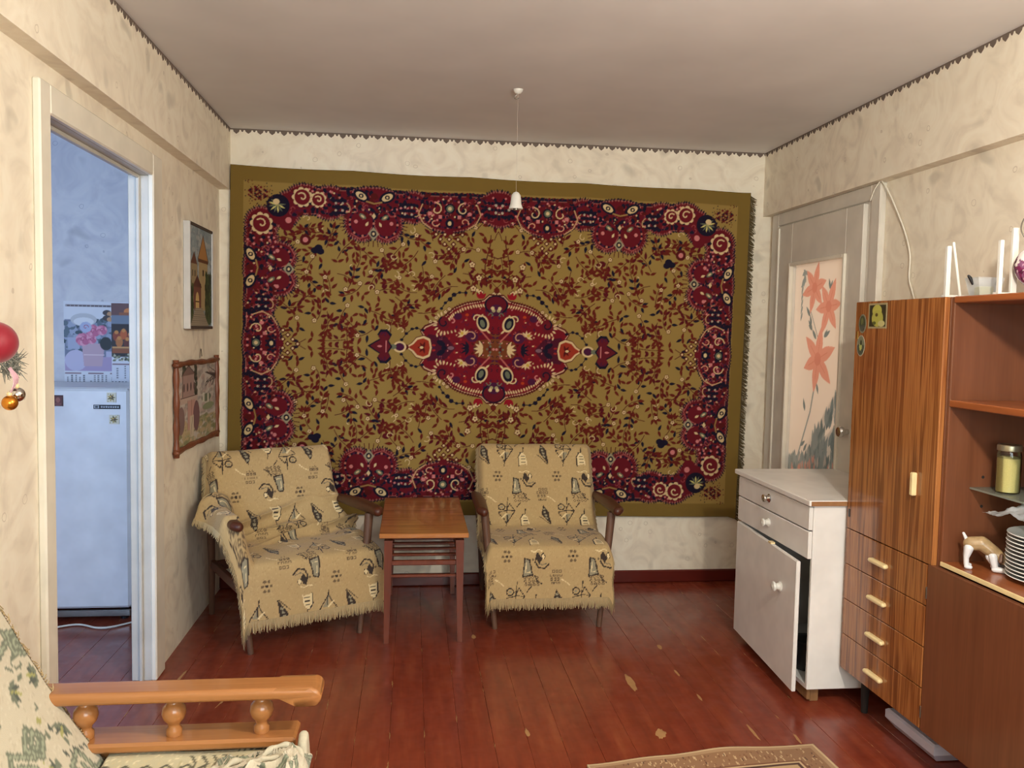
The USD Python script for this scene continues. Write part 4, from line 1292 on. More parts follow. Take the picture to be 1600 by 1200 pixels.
for x, y in ((CX + 0.03, CY0 + 0.05), (CX + 0.03, CY1 - 0.06), (CX1 - 0.06, CY0 + 0.05), (CX1 - 0.06, CY1 - 0.06)):
    t.part("leg", box(x, x + 0.036, y - 0.02, y + 0.016, 0.0, CZ0, 0.003), M["rawleg"])
t.part("plinth", box(CX + 0.012, CX + 0.026, CY0 + 0.02, CY1 - 0.02, 0.012, CZ0, 0.002), M["rawleg"])
for nm, y, r_, z, mt, lab in (("can", 3.14, 0.035, 0.15, "metal", "grey metal can inside the ajar white cabinet"), ("pot", 3.25, 0.06, 0.12, "black", "dark cooking pot inside the ajar white cabinet")):
    b0 = CZ0 + 0.017
    one(nm, lathe([(0.0, b0), (r_ * 0.95, b0), (r_, b0 + 0.01), (r_, b0 + z - 0.01), (r_ * 1.04, b0 + z - 0.006), (r_ * 1.04, b0 + z), (r_ * 0.4, b0 + z + 0.008), (0, b0 + z + 0.012)], 24, (CX + 0.09, y, 0)), M[mt], lab, nm, smooth=40)

# ------------------------------------------------------------------ wall unit
UX, UX1, UZ0, UZ1 = 1.700, 2.045, 0.158, 1.585
Y1, Y0 = 3.044, 2.497                                                          # tall module: far and near faces
N0 = 1.28                                                                      # the open module runs on past the picture's edge
t = Thing("wall_unit", "glossy striped veneer wall unit with tall door, four drawers and open shelves", "wall unit", (1.87, 2.3, 0))
t.part("side_panel", box(UX + 0.004, UX1, Y1 - 0.016, Y1, UZ0, UZ1), M["maho"])
t.part("side_panel", box(UX + 0.002, UX1, Y0 - 0.001, Y0 + 0.015, UZ0, UZ1), M["maho"])
t.part("side_panel", box(UX + 0.002, UX1, Y0 - 0.018, Y0 - 0.002, UZ0, UZ1), M["maho"])
t.part("side_panel", box(UX + 0.002, UX1, N0, N0 + 0.016, UZ0, UZ1), M["maho"])
t.part("top_panel", box(UX + 0.020, UX1, Y0 + 0.015, Y1 - 0.016, UZ1 - 0.018, UZ1 - 0.001), M["maho_y"])
t.part("top_panel", box(UX - 0.002, UX1, N0 + 0.016, Y0 - 0.018, UZ1 - 0.020, UZ1 + 0.001), M["maho_y"])
t.part("back_panel", box(UX1, UX1 + 0.006, N0, Y1, UZ0, UZ1, 0), M["maho"])
t.part("bottom_panel", box(UX + 0.02, UX1, Y0 + 0.015, Y1 - 0.016, UZ0, UZ0 + 0.016), M["maho_y"])
t.part("bottom_panel", box(UX + 0.02, UX1, N0 + 0.016, Y0 - 0.018, UZ0, UZ0 + 0.016), M["maho_y"])
t.part("shelf", box(UX - 0.001, UX1, N0 + 0.016, Y0 - 0.018, 1.236, 1.258), M["maho_y"])
t.part("shelf", box(UX + 0.004, UX1, N0 + 0.016, Y0 - 0.018, 0.717, 0.735), M["maho_y"])
t.part("edge_strip", box(UX - 0.003, UX + 0.004, N0 + 0.016, Y0 - 0.018, 0.722, 0.7355, 0.001), M["handle"], label="cream edging strip of the lower shelf")
t.part("glass_shelf", box(1.785, UX1, N0 + 0.016, Y0 - 0.018, 0.972, 0.978, 0.0005), M["shelfglass"], label="glass shelf")
dz = 0.713
d = t.part("tall_door", box(UX - 0.016, UX + 0.002, Y0 + 0.004, Y1 - 0.002, dz + 0.002, UZ1, 0.002), M["zebra"])
t.part("handle", box(UX - 0.034, UX - 0.016, 2.600, 2.618, 0.925, 1.003, 0.003), M["handle"], under=d, label="cream plastic upright handle")
t.part("hinge", box(UX - 0.0175, UX - 0.015, 3.020, 3.032, 1.445, 1.475, 0.0005), M["brass"], under=d)
t.part("hinge", box(UX - 0.0175, UX - 0.015, 3.018, 3.030, 0.76, 0.79, 0.0005), M["black"], under=d)


def disc(cx, cz, ry, rz, x, th, cols_fn, n=40):
    """A flat oval sticker on the unit's front: rings of vertices with colours."""
    V, Cc, F = [(x, cx, cz)], [cols_fn(0, 0)], []
    rings = 14
    for i in range(1, rings + 1):
        for j in range(n):
            a = 2 * math.pi * j / n
            k = i / rings
            V.append((x, cx - ry * k * math.cos(a), cz + rz * k * math.sin(a)))
            Cc.append(cols_fn(k * math.cos(a), k * math.sin(a)))
    for j in range(n):
        F.append((0, 1 + j, 1 + (j + 1) % n))
    for i in range(rings - 1):
        for j in range(n):
            a, b = 1 + i * n + j, 1 + i * n + (j + 1) % n
            F += [(a, a + n, b + n), (a, b + n, b)]
    base = len(V)
    last = 1 + (rings - 1) * n
    for j in range(n):
        V.append((x + th, V[last + j][1], V[last + j][2]))
        Cc.append(Cc[last + j])
    for j in range(n):
        a, b = last + j, last + (j + 1) % n
        F += [(a, base + j, base + (j + 1) % n), (a, base + (j + 1) % n, b)]
    for j in range(1, n - 1):
        F.append((base, base + j + 1, base + j))
    return (np.array(V), np.array(F)), np.array([lin(c) for c in Cc])


def oval_a(u, v):
    r = math.hypot(u, v)
    if r > 0.84:
        return (128, 122, 100)
    if math.hypot(u + 0.1, v - 0.25) < 0.36:
        return (112, 118, 70) if (int(u * 9) + int(v * 9)) % 2 else (86, 92, 58)
    return (66, 74, 50) if v > -0.2 else ((92, 98, 88) if (int(u * 11 + v * 7)) % 2 else (60, 60, 50))


def oval_b(u, v):
    r = math.hypot(u, v)
    if r > 0.86:
        return (168, 156, 134)
    if math.hypot(u - 0.05, v - 0.28) < 0.25:
        return (58, 66, 40)
    if math.hypot(u + 0.02, v + 0.1) < 0.34:
        return (178, 184, 104)
    return (124, 128, 104) if v > 0.1 else ((86, 96, 70) if (int(u * 7 + 20) + int(v * 8 + 20)) % 2 else (60, 66, 66))


m, c = disc(2.991, 1.503, 0.026, 0.036, UX - 0.0172, 0.001, oval_a)
t.part("sticker", m, M["print"], col=c, under=d, label="dark green oval sticker, upper one")
m, c = disc(2.996, 1.420, 0.028, 0.040, UX - 0.0172, 0.001, oval_b)
t.part("sticker", m, M["print"], col=c, under=d, label="oval sticker with pale rim below the other oval")
sq = Canvas(0, 0, 12, 10, 0.1, (164, 150, 112))
sq.rect(0.8, 0.8, 11.2, 9.2, (54, 50, 30))
sq.ell(5.6, 7.0, 3.0, 2.3, (186, 182, 84))
sq.ell(6.0, 4.0, 3.6, 3.2, (176, 174, 80))
sq.ell(5.4, 5.4, 0.9, 0.7, (96, 80, 40))
sq.ell(8.6, 2.0, 2.2, 1.2, (196, 190, 130))
sq.ell(4.0, 2.2, 1.2, 0.7, (90, 96, 44))
m, c = panel(sq.half(), (UX - 0.0172, 2.951, 1.485), (0, -0.122, 0), (0, 0, 0.092), 0.001)
t.part("sticker", m, M["print"], col=c, under=d, label="square yellow-green flower picture sticker")
for k in range(4):
    z1 = dz - k * 0.1385
    z0 = z1 - 0.1385
    dd = t.part("drawer", join(box(UX - 0.016, UX + 0.002, Y0 + 0.028, Y1 - 0.002, z0 + 0.0012, z1 - 0.0012, 0.002), box(UX + 0.002, UX + 0.30, Y0 + 0.04, Y1 - 0.03, z0 + 0.02, z0 + 0.03, 0)), M["zebra"])
    zc = (z0 + z1) / 2 - 0.004
    t.part("handle", hull((UX - 0.026, 2.752, zc, 0.0085), (UX - 0.026, 2.848, zc, 0.0085), (UX - 0.018, 2.755, zc, 0.0085), (UX - 0.018, 2.845, zc, 0.0085), n=12), M["handle"], smooth=40, under=dd, label="cream plastic drawer handle")
t.part("low_door", box(UX - 0.016, UX + 0.002, N0 + 0.6, Y0 + 0.024, UZ0, 0.7165, 0.002), M["maho"])
t.part("low_door", box(UX - 0.016, UX + 0.002, N0, N0 + 0.597, UZ0, 0.7165, 0.002), M["maho"])
for z in (0.60, 0.20):
    t.part("hinge", box(UX - 0.019, UX - 0.0158, Y0 + 0.020, Y0 + 0.026, z, z + 0.04, 0.001), M["metal"])
for x, y in ((UX + 0.06, Y1 - 0.06), (UX1 - 0.06, Y1 - 0.06), (UX + 0.06, N0 + 0.06), (UX1 - 0.06, N0 + 0.06)):
    t.part("leg", lathe([(0.012, 0.0), (0.018, UZ0)], 14, (x, y, 0)), M["dark"], smooth=40)
for y, z in ((2.478, 1.01), (2.478, 0.915)):
    t.part("shelf_pin_hole", moved(lathe([(0.0, 0), (0.005, 0), (0.005, 0.0012), (0, 0.0012)], 12), (1.83, Y0 - 0.0178, z), rx=90), M["dark"])

# ------------------------------------------------------------------ things on and in the wall unit
t = Thing("jar", "tall clear glass jar of yellow grain with a metal lid on the glass shelf", "jar", (1.845, 2.385, 0.9785), local=True)
t.part("glass_body", lathe([(0.0, 0.0), (0.032, 0.0), (0.035, 0.004), (0.035, 0.118), (0.031, 0.130), (0.031, 0.138)], 36), M["jarglass"], smooth=40)
t.part("contents", lathe([(0.0, 0.002), (0.0325, 0.004), (0.0325, 0.108), (0.02, 0.114), (0.0, 0.112)], 32), plain("yellow_grain", (200, 186, 124), 0.8, grain=300.0), smooth=40)
t.part("lid", lathe([(0.0345, 0.131), (0.0350, 0.133), (0.0350, 0.146), (0.033, 0.150), (0.026, 0.151), (0.024, 0.149), (0.0, 0.149)], 36), M["lid"], smooth=40)

PX, PY, PZ = 1.885, 2.235, 0.7355
plate_prof = [(0.0, 0.0), (0.062, 0.0), (0.066, 0.003), (0.078, 0.004), (0.113, 0.0125), (0.1185, 0.0150), (0.1200, 0.0168), (0.1185, 0.0186), (0.113, 0.0175), (0.076, 0.0075), (0.060, 0.0055), (0.0, 0.0055)]
M["china"] = plain("china", (226, 228, 224), 0.12, bump=0.0)
NPL = 12
order = ["lowest", "second from the bottom", "third from the bottom", "fourth from the bottom", "fifth from the bottom", "sixth from the bottom", "sixth from the top", "fifth from the top", "fourth from the top", "third from the top", "second from the top", "topmost"]
t = Thing("plate", f"white china plate, {order[0]} of the stack on the unit's lower shelf", "plate", (PX, PY, PZ), local=True, group="plates stacked on the lower shelf")
t.part("dish", lathe(plate_prof, 40), M["china"], smooth=35)
for k in range(1, NPL):
    copy_of("/World/plate", (PX + rnd.uniform(-0.002, 0.002), PY + rnd.uniform(-0.002, 0.002), PZ + k * 0.0115), f"white china plate, {order[k]} of the stack on the unit's lower shelf", "plate", group="plates stacked on the lower shelf")
top = PZ + (NPL - 1) * 0.0115
t = Thing("bowl", "pale green china bowl wrapped in plastic on top of the plates", "bowl", (PX - 0.005, PY - 0.02, top + 0.0056), local=True)
t.part("dish", lathe([(0.0, 0.0), (0.03, 0.0), (0.033, 0.004), (0.06, 0.022), (0.074, 0.052), (0.076, 0.053), (0.071, 0.050), (0.056, 0.022), (0.03, 0.008), (0.0, 0.007)], 36), plain("celadon", (206, 224, 212), 0.15, bump=0.0), smooth=40)
uu, vv = np.meshgrid(np.linspace(-1, 1, 70), np.linspace(-1, 1, 70))
rad = np.hypot(uu, vv)
hz = 0.030 + 0.036 * np.exp(-((rad - 0.42) / 0.30) ** 2) + 0.040 * (meshkit.fbm(np.stack([uu * 3.1, vv * 3.1, uu * 0 + 4], -1), 3, 2) - 0.35) + 0.012 * np.abs(meshkit.noise(np.stack([uu * 7, vv * 7, uu * 0], -1), 5) - 0.5)
hz = np.maximum(hz + 0.022, 0.012)
BP = np.stack([PX - 0.02 + uu * 0.125 * (1 + 0.12 * np.sin(vv * 5)), PY + 0.005 + vv * 0.12 * (1 + 0.1 * np.cos(uu * 6)), top + 0.012 + hz], -1)
m, c = sheet(BP, np.ones((70, 70, 3)), 0.0006)
one("plastic_bag", m, M["film"], "crumpled clear plastic bag lying over the bowl and plates", "plastic bag", smooth=True)

# dog figurine: rump up, head low
M["fur_w"] = plain("glazed_white", (222, 222, 224), 0.2, bump=0.0)
dog_f = lambda chains, e=0.004: blob(chains, e, 8)
t = Thing("dog_figurine", "small porcelain dog with tan back and white legs bowing beside the plates", "figurine", (1.775, 2.385, 0.7355), rotz=-32.0, local=True)
t.part("body", dog_f([[(-0.035, 0, 0.078, 0.022), (-0.005, 0, 0.082, 0.023)], [(-0.005, 0, 0.082, 0.023), (0.028, 0, 0.058, 0.021)], [(0.028, 0, 0.058, 0.02), (0.046, -0.003, 0.048, 0.018)]]), plain("glazed_tan", (176, 148, 108), 0.22, dark=0.7, grain=60.0, bump=0.0), smooth=True)
t.part("head", dog_f([[(0.050, -0.006, 0.046, 0.017), (0.056, -0.010, 0.040, 0.015)], [(0.056, -0.010, 0.040, 0.012), (0.066, -0.022, 0.030, 0.009)]]), plain("glazed_tan_head", (186, 160, 122), 0.22, dark=0.75, grain=80.0, bump=0.0), smooth=True)
for s in (-1, 1):
    t.part("ear", hull((0.048, -0.006 + s * 0.015, 0.056, 0.005), (0.046, -0.010 + s * 0.020, 0.038, 0.006), n=14), M["chairleg"], smooth=40)
    t.part("leg", dog_f([[(-0.040, s * 0.013, 0.066, 0.014), (-0.046, s * 0.015, 0.036, 0.008)], [(-0.046, s * 0.015, 0.036, 0.0075), (-0.044, s * 0.016, 0.008, 0.0075)], [(-0.044, s * 0.016, 0.0075, 0.0075), (-0.034, s * 0.016, 0.0065, 0.0065)]]), M["fur_w"], smooth=True)
    t.part("leg", dog_f([[(0.026, s * 0.015, 0.048, 0.013), (0.032, s * 0.020, 0.018, 0.009)], [(0.032, s * 0.020, 0.010, 0.0095), (0.058, s * 0.022, 0.0085, 0.0085)]]), M["fur_w"], smooth=True)
    t.part("eye", trimesh.creation.icosphere(1, 0.0022).apply_translation((0.0645, -0.016 + s * 0.0085, 0.0435)), M["black"], smooth=True)
t.part("nose", trimesh.creation.icosphere(2, 0.0036).apply_translation((0.073, -0.0275, 0.029)), M["black"], smooth=True)
t.part("tail", hull((-0.048, 0, 0.092, 0.006), (-0.056, 0.002, 0.108, 0.004), n=14), M["fur_w"], smooth=40)
t.part("bib", dog_f([[(0.022, -0.002, 0.044, 0.016), (0.034, -0.004, 0.022, 0.012)]]), M["fur_w"], smooth=True)

# on top of the unit
t = Thing("plastic_stand", "white plastic stand of upright slats on top of the wall unit", "stand", (1.80, 2.45, UZ1))
t.part("upright", box(1.715, 1.730, 2.548, 2.562, UZ1, 1.752, 0.002), M["plastic_w"])
t.part("strut", moved(box(1.765, 1.773, 2.548, 2.556, UZ1 + 0.003, 1.768, 0.002), ry=-10.5, about=(1.769, 2.55, UZ1)), M["plastic_w"])
t.part("upright", box(1.752, 1.764, 2.350, 2.364, UZ1 + 0.001, 1.752, 0.002), M["plastic_w"])
t.part("strut", box(1.83, 1.85, 2.40, 2.412, UZ1 + 0.001, 1.797, 0.002), M["plastic_w"])
t.part("foot_bar", box(1.715, 1.90, 2.560, 2.574, UZ1, UZ1 + 0.010, 0.002), M["plastic_w"])
t.part("foot_bar", box(1.752, 1.90, 2.364, 2.378, UZ1 + 0.001, UZ1 + 0.011, 0.002), M["plastic_w"])
t.part("cross_bar", box(1.885, 1.897, 2.378, 2.560, UZ1 + 0.001, UZ1 + 0.011, 0.002), M["plastic_w"])
t = Thing("plastic_tub", "small clear tub with pale yellow contents and dark clips on the wall unit", "tub", (1.795, 2.475, UZ1 + 0.001))
tb = lambda s_, z: [(1.795 + a * 0.040 * s_, 2.475 + b * 0.030 * s_, z) for a, b in ((-1, -1), (1, -1), (1, 1), (-1, 1))]
tv = np.array(tb(0.8, UZ1 + 0.0015) + tb(1.12, UZ1 + 0.062) + tb(1.05, UZ1 + 0.062) + tb(0.74, UZ1 + 0.004))
tf = []
for i in range(4):
    k = (i + 1) % 4
    tf += [(i, k, 4 + k, 4 + i), (4 + i, 4 + k, 8 + k, 8 + i), (8 + i, 8 + k, 12 + k, 12 + i)]
tf += [(3, 2, 1, 0), (12, 13, 14, 15)]
t.part("wall", (tv, np.array(tf)), M["film"])
t.part("contents", box(1.772, 1.818, 2.458, 2.492, UZ1 + 0.005, UZ1 + 0.034, 0.004), plain("pale_yellow", (226, 220, 150), 0.6))
for s_ in (-1, 1):
    t.part("clip", hull((1.795 + s_ * 0.048, 2.475, UZ1 + 0.060, 0.005), (1.795 + s_ * 0.040, 2.475, UZ1 + 0.042, 0.004), (1.795 + s_ * 0.055, 2.475, UZ1 + 0.066, 0.004), n=10), M["black"], smooth=40)
jp = [(0.0, 0.0), (0.022, 0.0), (0.026, 0.004), (0.020, 0.016), (0.024, 0.030), (0.044, 0.052), (0.055, 0.082), (0.054, 0.104), (0.042, 0.128), (0.028, 0.142), (0.024, 0.152), (0.030, 0.166), (0.027, 0.166), (0.021, 0.154), (0.0, 0.150)]
jn = 96
jd, _ = smooth_path(jp, 90)
jd[:, 0] = np.maximum(jd[:, 0], 0.0)
jm = lathe(jd, jn)
jv = jm[0]
ja, jz = np.arctan2(jv[:, 1], jv[:, 0]), jv[:, 2]
jc = Canvas(0, 0, 34, 17, 0.1, (236, 226, 224))
jr = random.Random(4)
for _ in range(26):
    x, y = jr.uniform(0, 34), jr.uniform(3.5, 12.2)
    R_ = jr.uniform(1.2, 1.9)
    for k in range(6):
        for dx in (-34, 0, 34):
            jc.ell(x + dx + R_ * 0.6 * math.cos(k), y + R_ * 0.6 * math.sin(k), R_ * 0.52, R_ * 0.45, (122, 42, 86) if k % 3 else (84, 28, 62))
    jc.ell(x, y, R_ * 0.35, R_ * 0.35, (214, 166, 186))
    for k in range(3):
        jc.leaf(x, y, jr.uniform(0, 6.28), R_ * 2.0, 0.8, (136, 84, 120))
t = Thing("jug", "white ceramic jug with purple flowers at the right end of the unit's top", "jug", (1.862, 2.345, UZ1 + 0.0015), local=True)
t.part("body", jm, M["glaze"], col=jc.sample((ja + math.pi) / (2 * math.pi) * 34, np.clip(jz * 100, 0, 16.9)), smooth=True)
hp, _ = smooth_path([(-0.026, 0.0, 0.158), (-0.036, 0.02, 0.20), (-0.015, 0.03, 0.240), (0.02, 0.028, 0.246), (0.05, 0.01, 0.2), (0.027, 0.0, 0.158)], 36)
t.part("hoop_handle", tube(hp, 0.0022, 8), M["metal"], smooth=True)

# flat grey box under the unit
t = Thing("floor_scale", "flat pale grey plastic floor scale pushed under the wall unit", "scale", (1.91, 2.71, 0))
v0 = [(1.805, 2.60, 0.004), (2.03, 2.60, 0.004), (2.03, 2.845, 0.004), (1.805, 2.845, 0.004)]
v1 = [(1.775, 2.572, 0.038), (2.05, 2.572, 0.038), (2.05, 2.868, 0.038), (1.775, 2.868, 0.038)]
v2 = [(a, b, 0.066) for a, b, _ in v1]
v3 = [(1.783, 2.580, 0.073), (2.042, 2.580, 0.073), (2.042, 2.860, 0.073), (1.783, 2.860, 0.073)]
t.part("case", Manifold.hull_points(np.array(v0 + v1 + v2 + v3)), M["plastic_g"])
t.part("tread_mat", box(1.80, 2.02, 2.60, 2.84, 0.073, 0.076, 0.001), plain("dark_grey_mat", (92, 92, 98), 0.7))
for x, y in ((1.82, 2.62), (2.01, 2.62), (1.82, 2.82), (2.01, 2.82)):
    t.part("foot", lathe([(0.012, 0.0), (0.012, 0.006)], 12, (x, y, 0)), M["black"])

# white cable hanging from the door casing to the unit
cp, _ = smooth_path([(2.047, 3.60, 2.148), (2.036, 3.52, 2.142), (2.046, 3.485, 2.10), (2.056, 3.435, 2.02), (2.062, 3.36, 1.90), (2.062, 3.315, 1.80), (2.062, 3.312, 1.70), (2.06, 3.27, 1.62), (2.058, 3.20, 1.45), (2.058, 3.16, 1.25)], 60)
cable = Thing("wall_cable", "thin white cable hanging down the right wall beside the door", "cable", (2.05, 3.4, 1.25))
cable.part("cord", tube(cp, 0.004, 8), M["cable"], smooth=True)
cable.part("cord", tube(smooth_path([(2.036, 3.52, 2.142), (2.032, 3.56, 2.11), (2.036, 3.60, 2.066)], 12)[0], 0.0035, 8), M["cable"], smooth=True)

# ------------------------------------------------------------------ bare lamp holder hanging from the ceiling
LXb, LYb = 0.445, 3.704
t = Thing("ceiling_socket", "white bell-shaped lamp holder hanging on a thin wire from a ceiling rose", "pendant lamp", (LXb, LYb, 1.985), local=True)
t.part("holder", lathe([(0.0, 0.008), (0.021, 0.006), (0.0295, 0.0), (0.031, 0.004), (0.0245, 0.022), (0.0225, 0.045), (0.020, 0.060), (0.012, 0.071), (0.004, 0.075), (0.0, 0.075)], 32), M["plastic_w"], smooth=45)
t.part("rim_ring", lathe([(0.012, 0.0075), (0.012, -0.004), (0.008, -0.006), (0.0, -0.006)], 20), M["metal"], smooth=40)
t.part("wire", tube([(0, 0, 0.075), (0, 0, 0.3), (0.0, 0, 0.505)], 0.0005, 6), plain("thin_grey_wire", (206, 196, 182), 0.6), smooth=True)
t.part("ceiling_rose", lathe([(0.0, 0.496), (0.012, 0.498), (0.020, 0.507), (0.022, 0.515)], 24), M["plastic_w"], smooth=40)
t.part("hook", tube(smooth_path([(0.0, 0, 0.50), (-0.014, 0.004, 0.482), (-0.006, 0.0, 0.474), (0.004, 0, 0.48)], 14)[0], 0.0018, 8), M["metal"], smooth=True)

# the lamp that lights the room (behind the picture's edge)
lx0, ly0, lz0 = LAMP_POS
t = Thing("room_lamp", "plain ceiling lamp with a rod and a round plate above its bulb", "ceiling lamp", (lx0, ly0, lz0), local=True)
t.part("rod", lathe([(0.006, 0.07), (0.006, 0.45)], 12), M["brass"], smooth=40)
t.part("canopy", lathe([(0.0, 0.415), (0.03, 0.417), (0.055, 0.44), (0.055, 0.45)], 24), M["brass"], smooth=40)
t.part("plate", lathe([(0.0, 0.062), (0.05, 0.062), (0.06, 0.066), (0.05, 0.072), (0.0, 0.074)], 32), M["plastic_w"], smooth=40)

# ------------------------------------------------------------------ pictures on the left wall
def frame_part(t, y0, y1, z0, z1, w, d, mat, mat2=None):
    x0, x1 = XW + 0.001, XW + d
    t.part("frame_side", box(x0, x1, y0, y0 + w, z0, z1, 0.002), mat)
    t.part("frame_side", box(x0, x1, y1 - w, y1, z0, z1, 0.002), mat)
    t.part("frame_rail", box(x0, x1, y0 + w, y1 - w, z0, z0 + w, 0.002), mat2 or mat)
    t.part("frame_rail", box(x0, x1, y0 + w, y1 - w, z1 - w, z1, 0.002), mat2 or mat)


y0, y1, z0, z1 = 3.978, 4.428, 1.430, 1.920
t = Thing("castle_painting", "deep framed painting of a castle gate and cobbled lane, upper picture on the left wall", "painting", (XW, 4.2, z0))
t.part("back_box", box(XW + 0.001, XW + 0.020, y0 + 0.004, y1 - 0.004, z0 + 0.004, z1 - 0.004), plain("grey_canvas", (150, 144, 136), 0.8))
frame_part(t, y0, y1, z0, z1, 0.014, 0.031, plain("silver_frame", (206, 206, 206), 0.35), plain("dark_frame", (74, 66, 62), 0.5))
w, h = 60.0, 48.0
c = Canvas(0, 0, w, h, 0.15, (134, 150, 156))
rg = random.Random(9)
for _ in range(160):
    c.ell(rg.uniform(0, w), rg.uniform(24, h), rg.uniform(1.5, 5), rg.uniform(0.6, 1.6), rg.choice(((150, 164, 168), (118, 134, 142), (172, 178, 176))), 0, 0.6)
c.line([(20, 20), (20, 48)], 0.5, (60, 66, 66))
c.rect(4, 12, 20, 30, (150, 134, 102)); c.poly([(3, 30), (12, 36), (20, 30)], (96, 62, 48)); c.rect(7, 24, 9, 27, (70, 56, 44)); c.rect(13, 24, 15, 27, (70, 56, 44))
c.rect(24, 8, 48, 33, (166, 146, 106)); c.poly([(22, 33), (36, 45), (50, 33)], (168, 122, 70)); c.line([(22, 33), (36, 45), (50, 33)], 0.8, (66, 48, 40)); c.rect(22, 31.5, 50, 33.2, (90, 54, 34))
c.rect(34, 25, 38, 28, (60, 48, 40)); c.rect(28, 18, 30, 21, (80, 60, 44)); c.rect(40, 18, 42, 21, (80, 60, 44))
c.rect(10, 8, 30, 19, (112, 70, 60)); c.poly([(8, 19), (20, 25), (32, 19)], (82, 46, 40)); c.ell(20, 12, 4.6, 4.6, (196, 168, 110)); c.rect(15.4, 6, 24.6, 12, (196, 168, 110)); c.line([(15.4, 12), (24.6, 12)], 0.6, (70, 50, 40))
for _ in range(500):
    x = rg.choice((rg.uniform(42, 60), rg.uniform(42, 60), rg.uniform(0, 9)))
    c.ell(x, rg.uniform(2, 26 if x > 40 else 20), rg.uniform(0.8, 2.2), rg.uniform(0.8, 2.4), rg.choice(((40, 60, 36), (56, 76, 44), (34, 46, 32), (72, 88, 50))))
c.poly([(2, 0), (52, 0), (32, 9), (16, 9)], (158, 148, 128))
for k in range(9):
    c.line([(3 + k, 0.6 + k), (50 - k * 1.8, 0.6 + k)], 0.35, (112, 104, 92))
m, col = panel(c.half(), (XW + 0.025, y0 + 0.014, z0 + 0.014), (0, y1 - y0 - 0.028, 0), (0, 0, z1 - z0 - 0.028), 0.004)
t.part("canvas", m, M["print"], col=col)

y0, y1, z0, z1 = 3.790, 4.575, 0.875, 1.283
t = Thing("rustic_picture", "pale sketchy garden picture in a rough reddish wood frame, lower on the left wall", "picture", (XW, 4.27, z0))
x0 = XW + 0.001
for a, nm in ((y0 + 0.012, "frame_side"), (y1 - 0.012, "frame_side")):
    pp, _ = smooth_path([(x0 + 0.014, a, z0 - 0.012), (x0 + 0.014, a + 0.003, z0 + 0.12), (x0 + 0.016, a - 0.003, z0 + 0.22), (x0 + 0.014, a + 0.002, z0 + 0.34), (x0 + 0.014, a, z1 + 0.010)], 24)
    t.part(nm, tube(pp, 0.0125 + 0.002 * np.sin(np.arange(24) * 1.1), 12), M["rustic"], smooth=True)
for b in (z0 + 0.012, z1 - 0.012):
    pp, _ = smooth_path([(x0 + 0.016, y0 - 0.010, b), (x0 + 0.016, (y0 * 2 + y1) / 3, b + 0.003), (x0 + 0.016, (y0 + 2 * y1) / 3, b - 0.003), (x0 + 0.016, y1 + 0.010, b)], 28)
    t.part("frame_rail", tube(pp, 0.0125 + 0.002 * np.sin(np.arange(28) * 0.9), 12), M["rustic"], smooth=True)
t.part("hanging_loop", tube(smooth_path([(x0 + 0.006, 4.25, z1 + 0.004), (x0 + 0.005, 4.262, z1 + 0.035), (x0 + 0.005, 4.275, z1 + 0.05), (x0 + 0.005, 4.285, z1 + 0.03), (x0 + 0.006, 4.29, z1 + 0.012)], 16)[0], 0.0018, 6), M["metal"], smooth=True)
w, h = 77.0, 42.0
c = Canvas(0, 0, w, h, 0.2, (196, 190, 182))
rg = random.Random(21)
for _ in range(260):
    c.ell(rg.uniform(0, w), rg.uniform(14, h), rg.uniform(1, 4), rg.uniform(0.6, 1.8), rg.choice(((196, 188, 178), (160, 152, 150), (150, 146, 138), (186, 160, 150))), 0, 0.7)
for _ in range(220):
    c.ell(rg.uniform(0, w), rg.uniform(0, 13), rg.uniform(1, 5), rg.uniform(0.5, 1.4), rg.choice(((150, 150, 104), (178, 162, 122), (128, 134, 96), (190, 170, 134))), 0, 0.8)
for x in (14, 19, 35):
    for k in range(40):
        c.ell(x + rg.uniform(-2.2, 2.2), 27 + rg.uniform(-3, 14), rg.uniform(0.8, 1.8), rg.uniform(1, 2.4), rg.choice(((66, 74, 60), (84, 84, 74), (50, 56, 50))))
c.rect(12, 24, 32, 36, (164, 138, 132)); c.poly([(10, 36), (22, 41), (34, 36)], (126, 102, 96)); c.line([(10, 36), (22, 41), (34, 36)], 0.5, (60, 50, 48))
c.rect(8, 22, 38, 25, (190, 170, 158)); c.line([(8, 25), (38, 25)], 0.5, (96, 74, 70))
for x in (14, 20, 26, 32):
    c.ell(x, 30, 1.4, 2.2, (104, 84, 84))
c.rect(20, 8, 34, 23, (190, 150, 140)); c.line([(20, 8), (20, 23)], 0.5, (108, 80, 76)); c.line([(27, 9), (27, 23)], 0.5, (108, 80, 76))
c.ell(36, 14, 6, 8, (122, 92, 96)); c.ell(9, 14, 6, 7, (132, 108, 106)); c.rect(24, 4, 31, 15, (200, 188, 166)); c.line([(25, 4), (29, 14)], 0.5, (110, 96, 84))
for k in range(14):
    c.line([(77, 33 + rg.uniform(-2, 2)), (77 - rg.uniform(6, 26), 33 + rg.uniform(-6, 8))], 0.5, (64, 58, 58))
c.ell(56, 22, 10, 2.2, (110, 122, 100)); c.ell(60, 17, 12, 2.0, (140, 150, 118)); c.rect(48, 20, 52, 25, (206, 204, 190)); c.rect(58, 19, 61, 24, (206, 204, 190))
m, col = panel(c.half(), (XW + 0.012, y0 + 0.014, z0 + 0.014), (0, y1 - y0 - 0.028, 0), (0, 0, z1 - z0 - 0.028), 0.008)
t.part("print", m, M["print"], col=col)

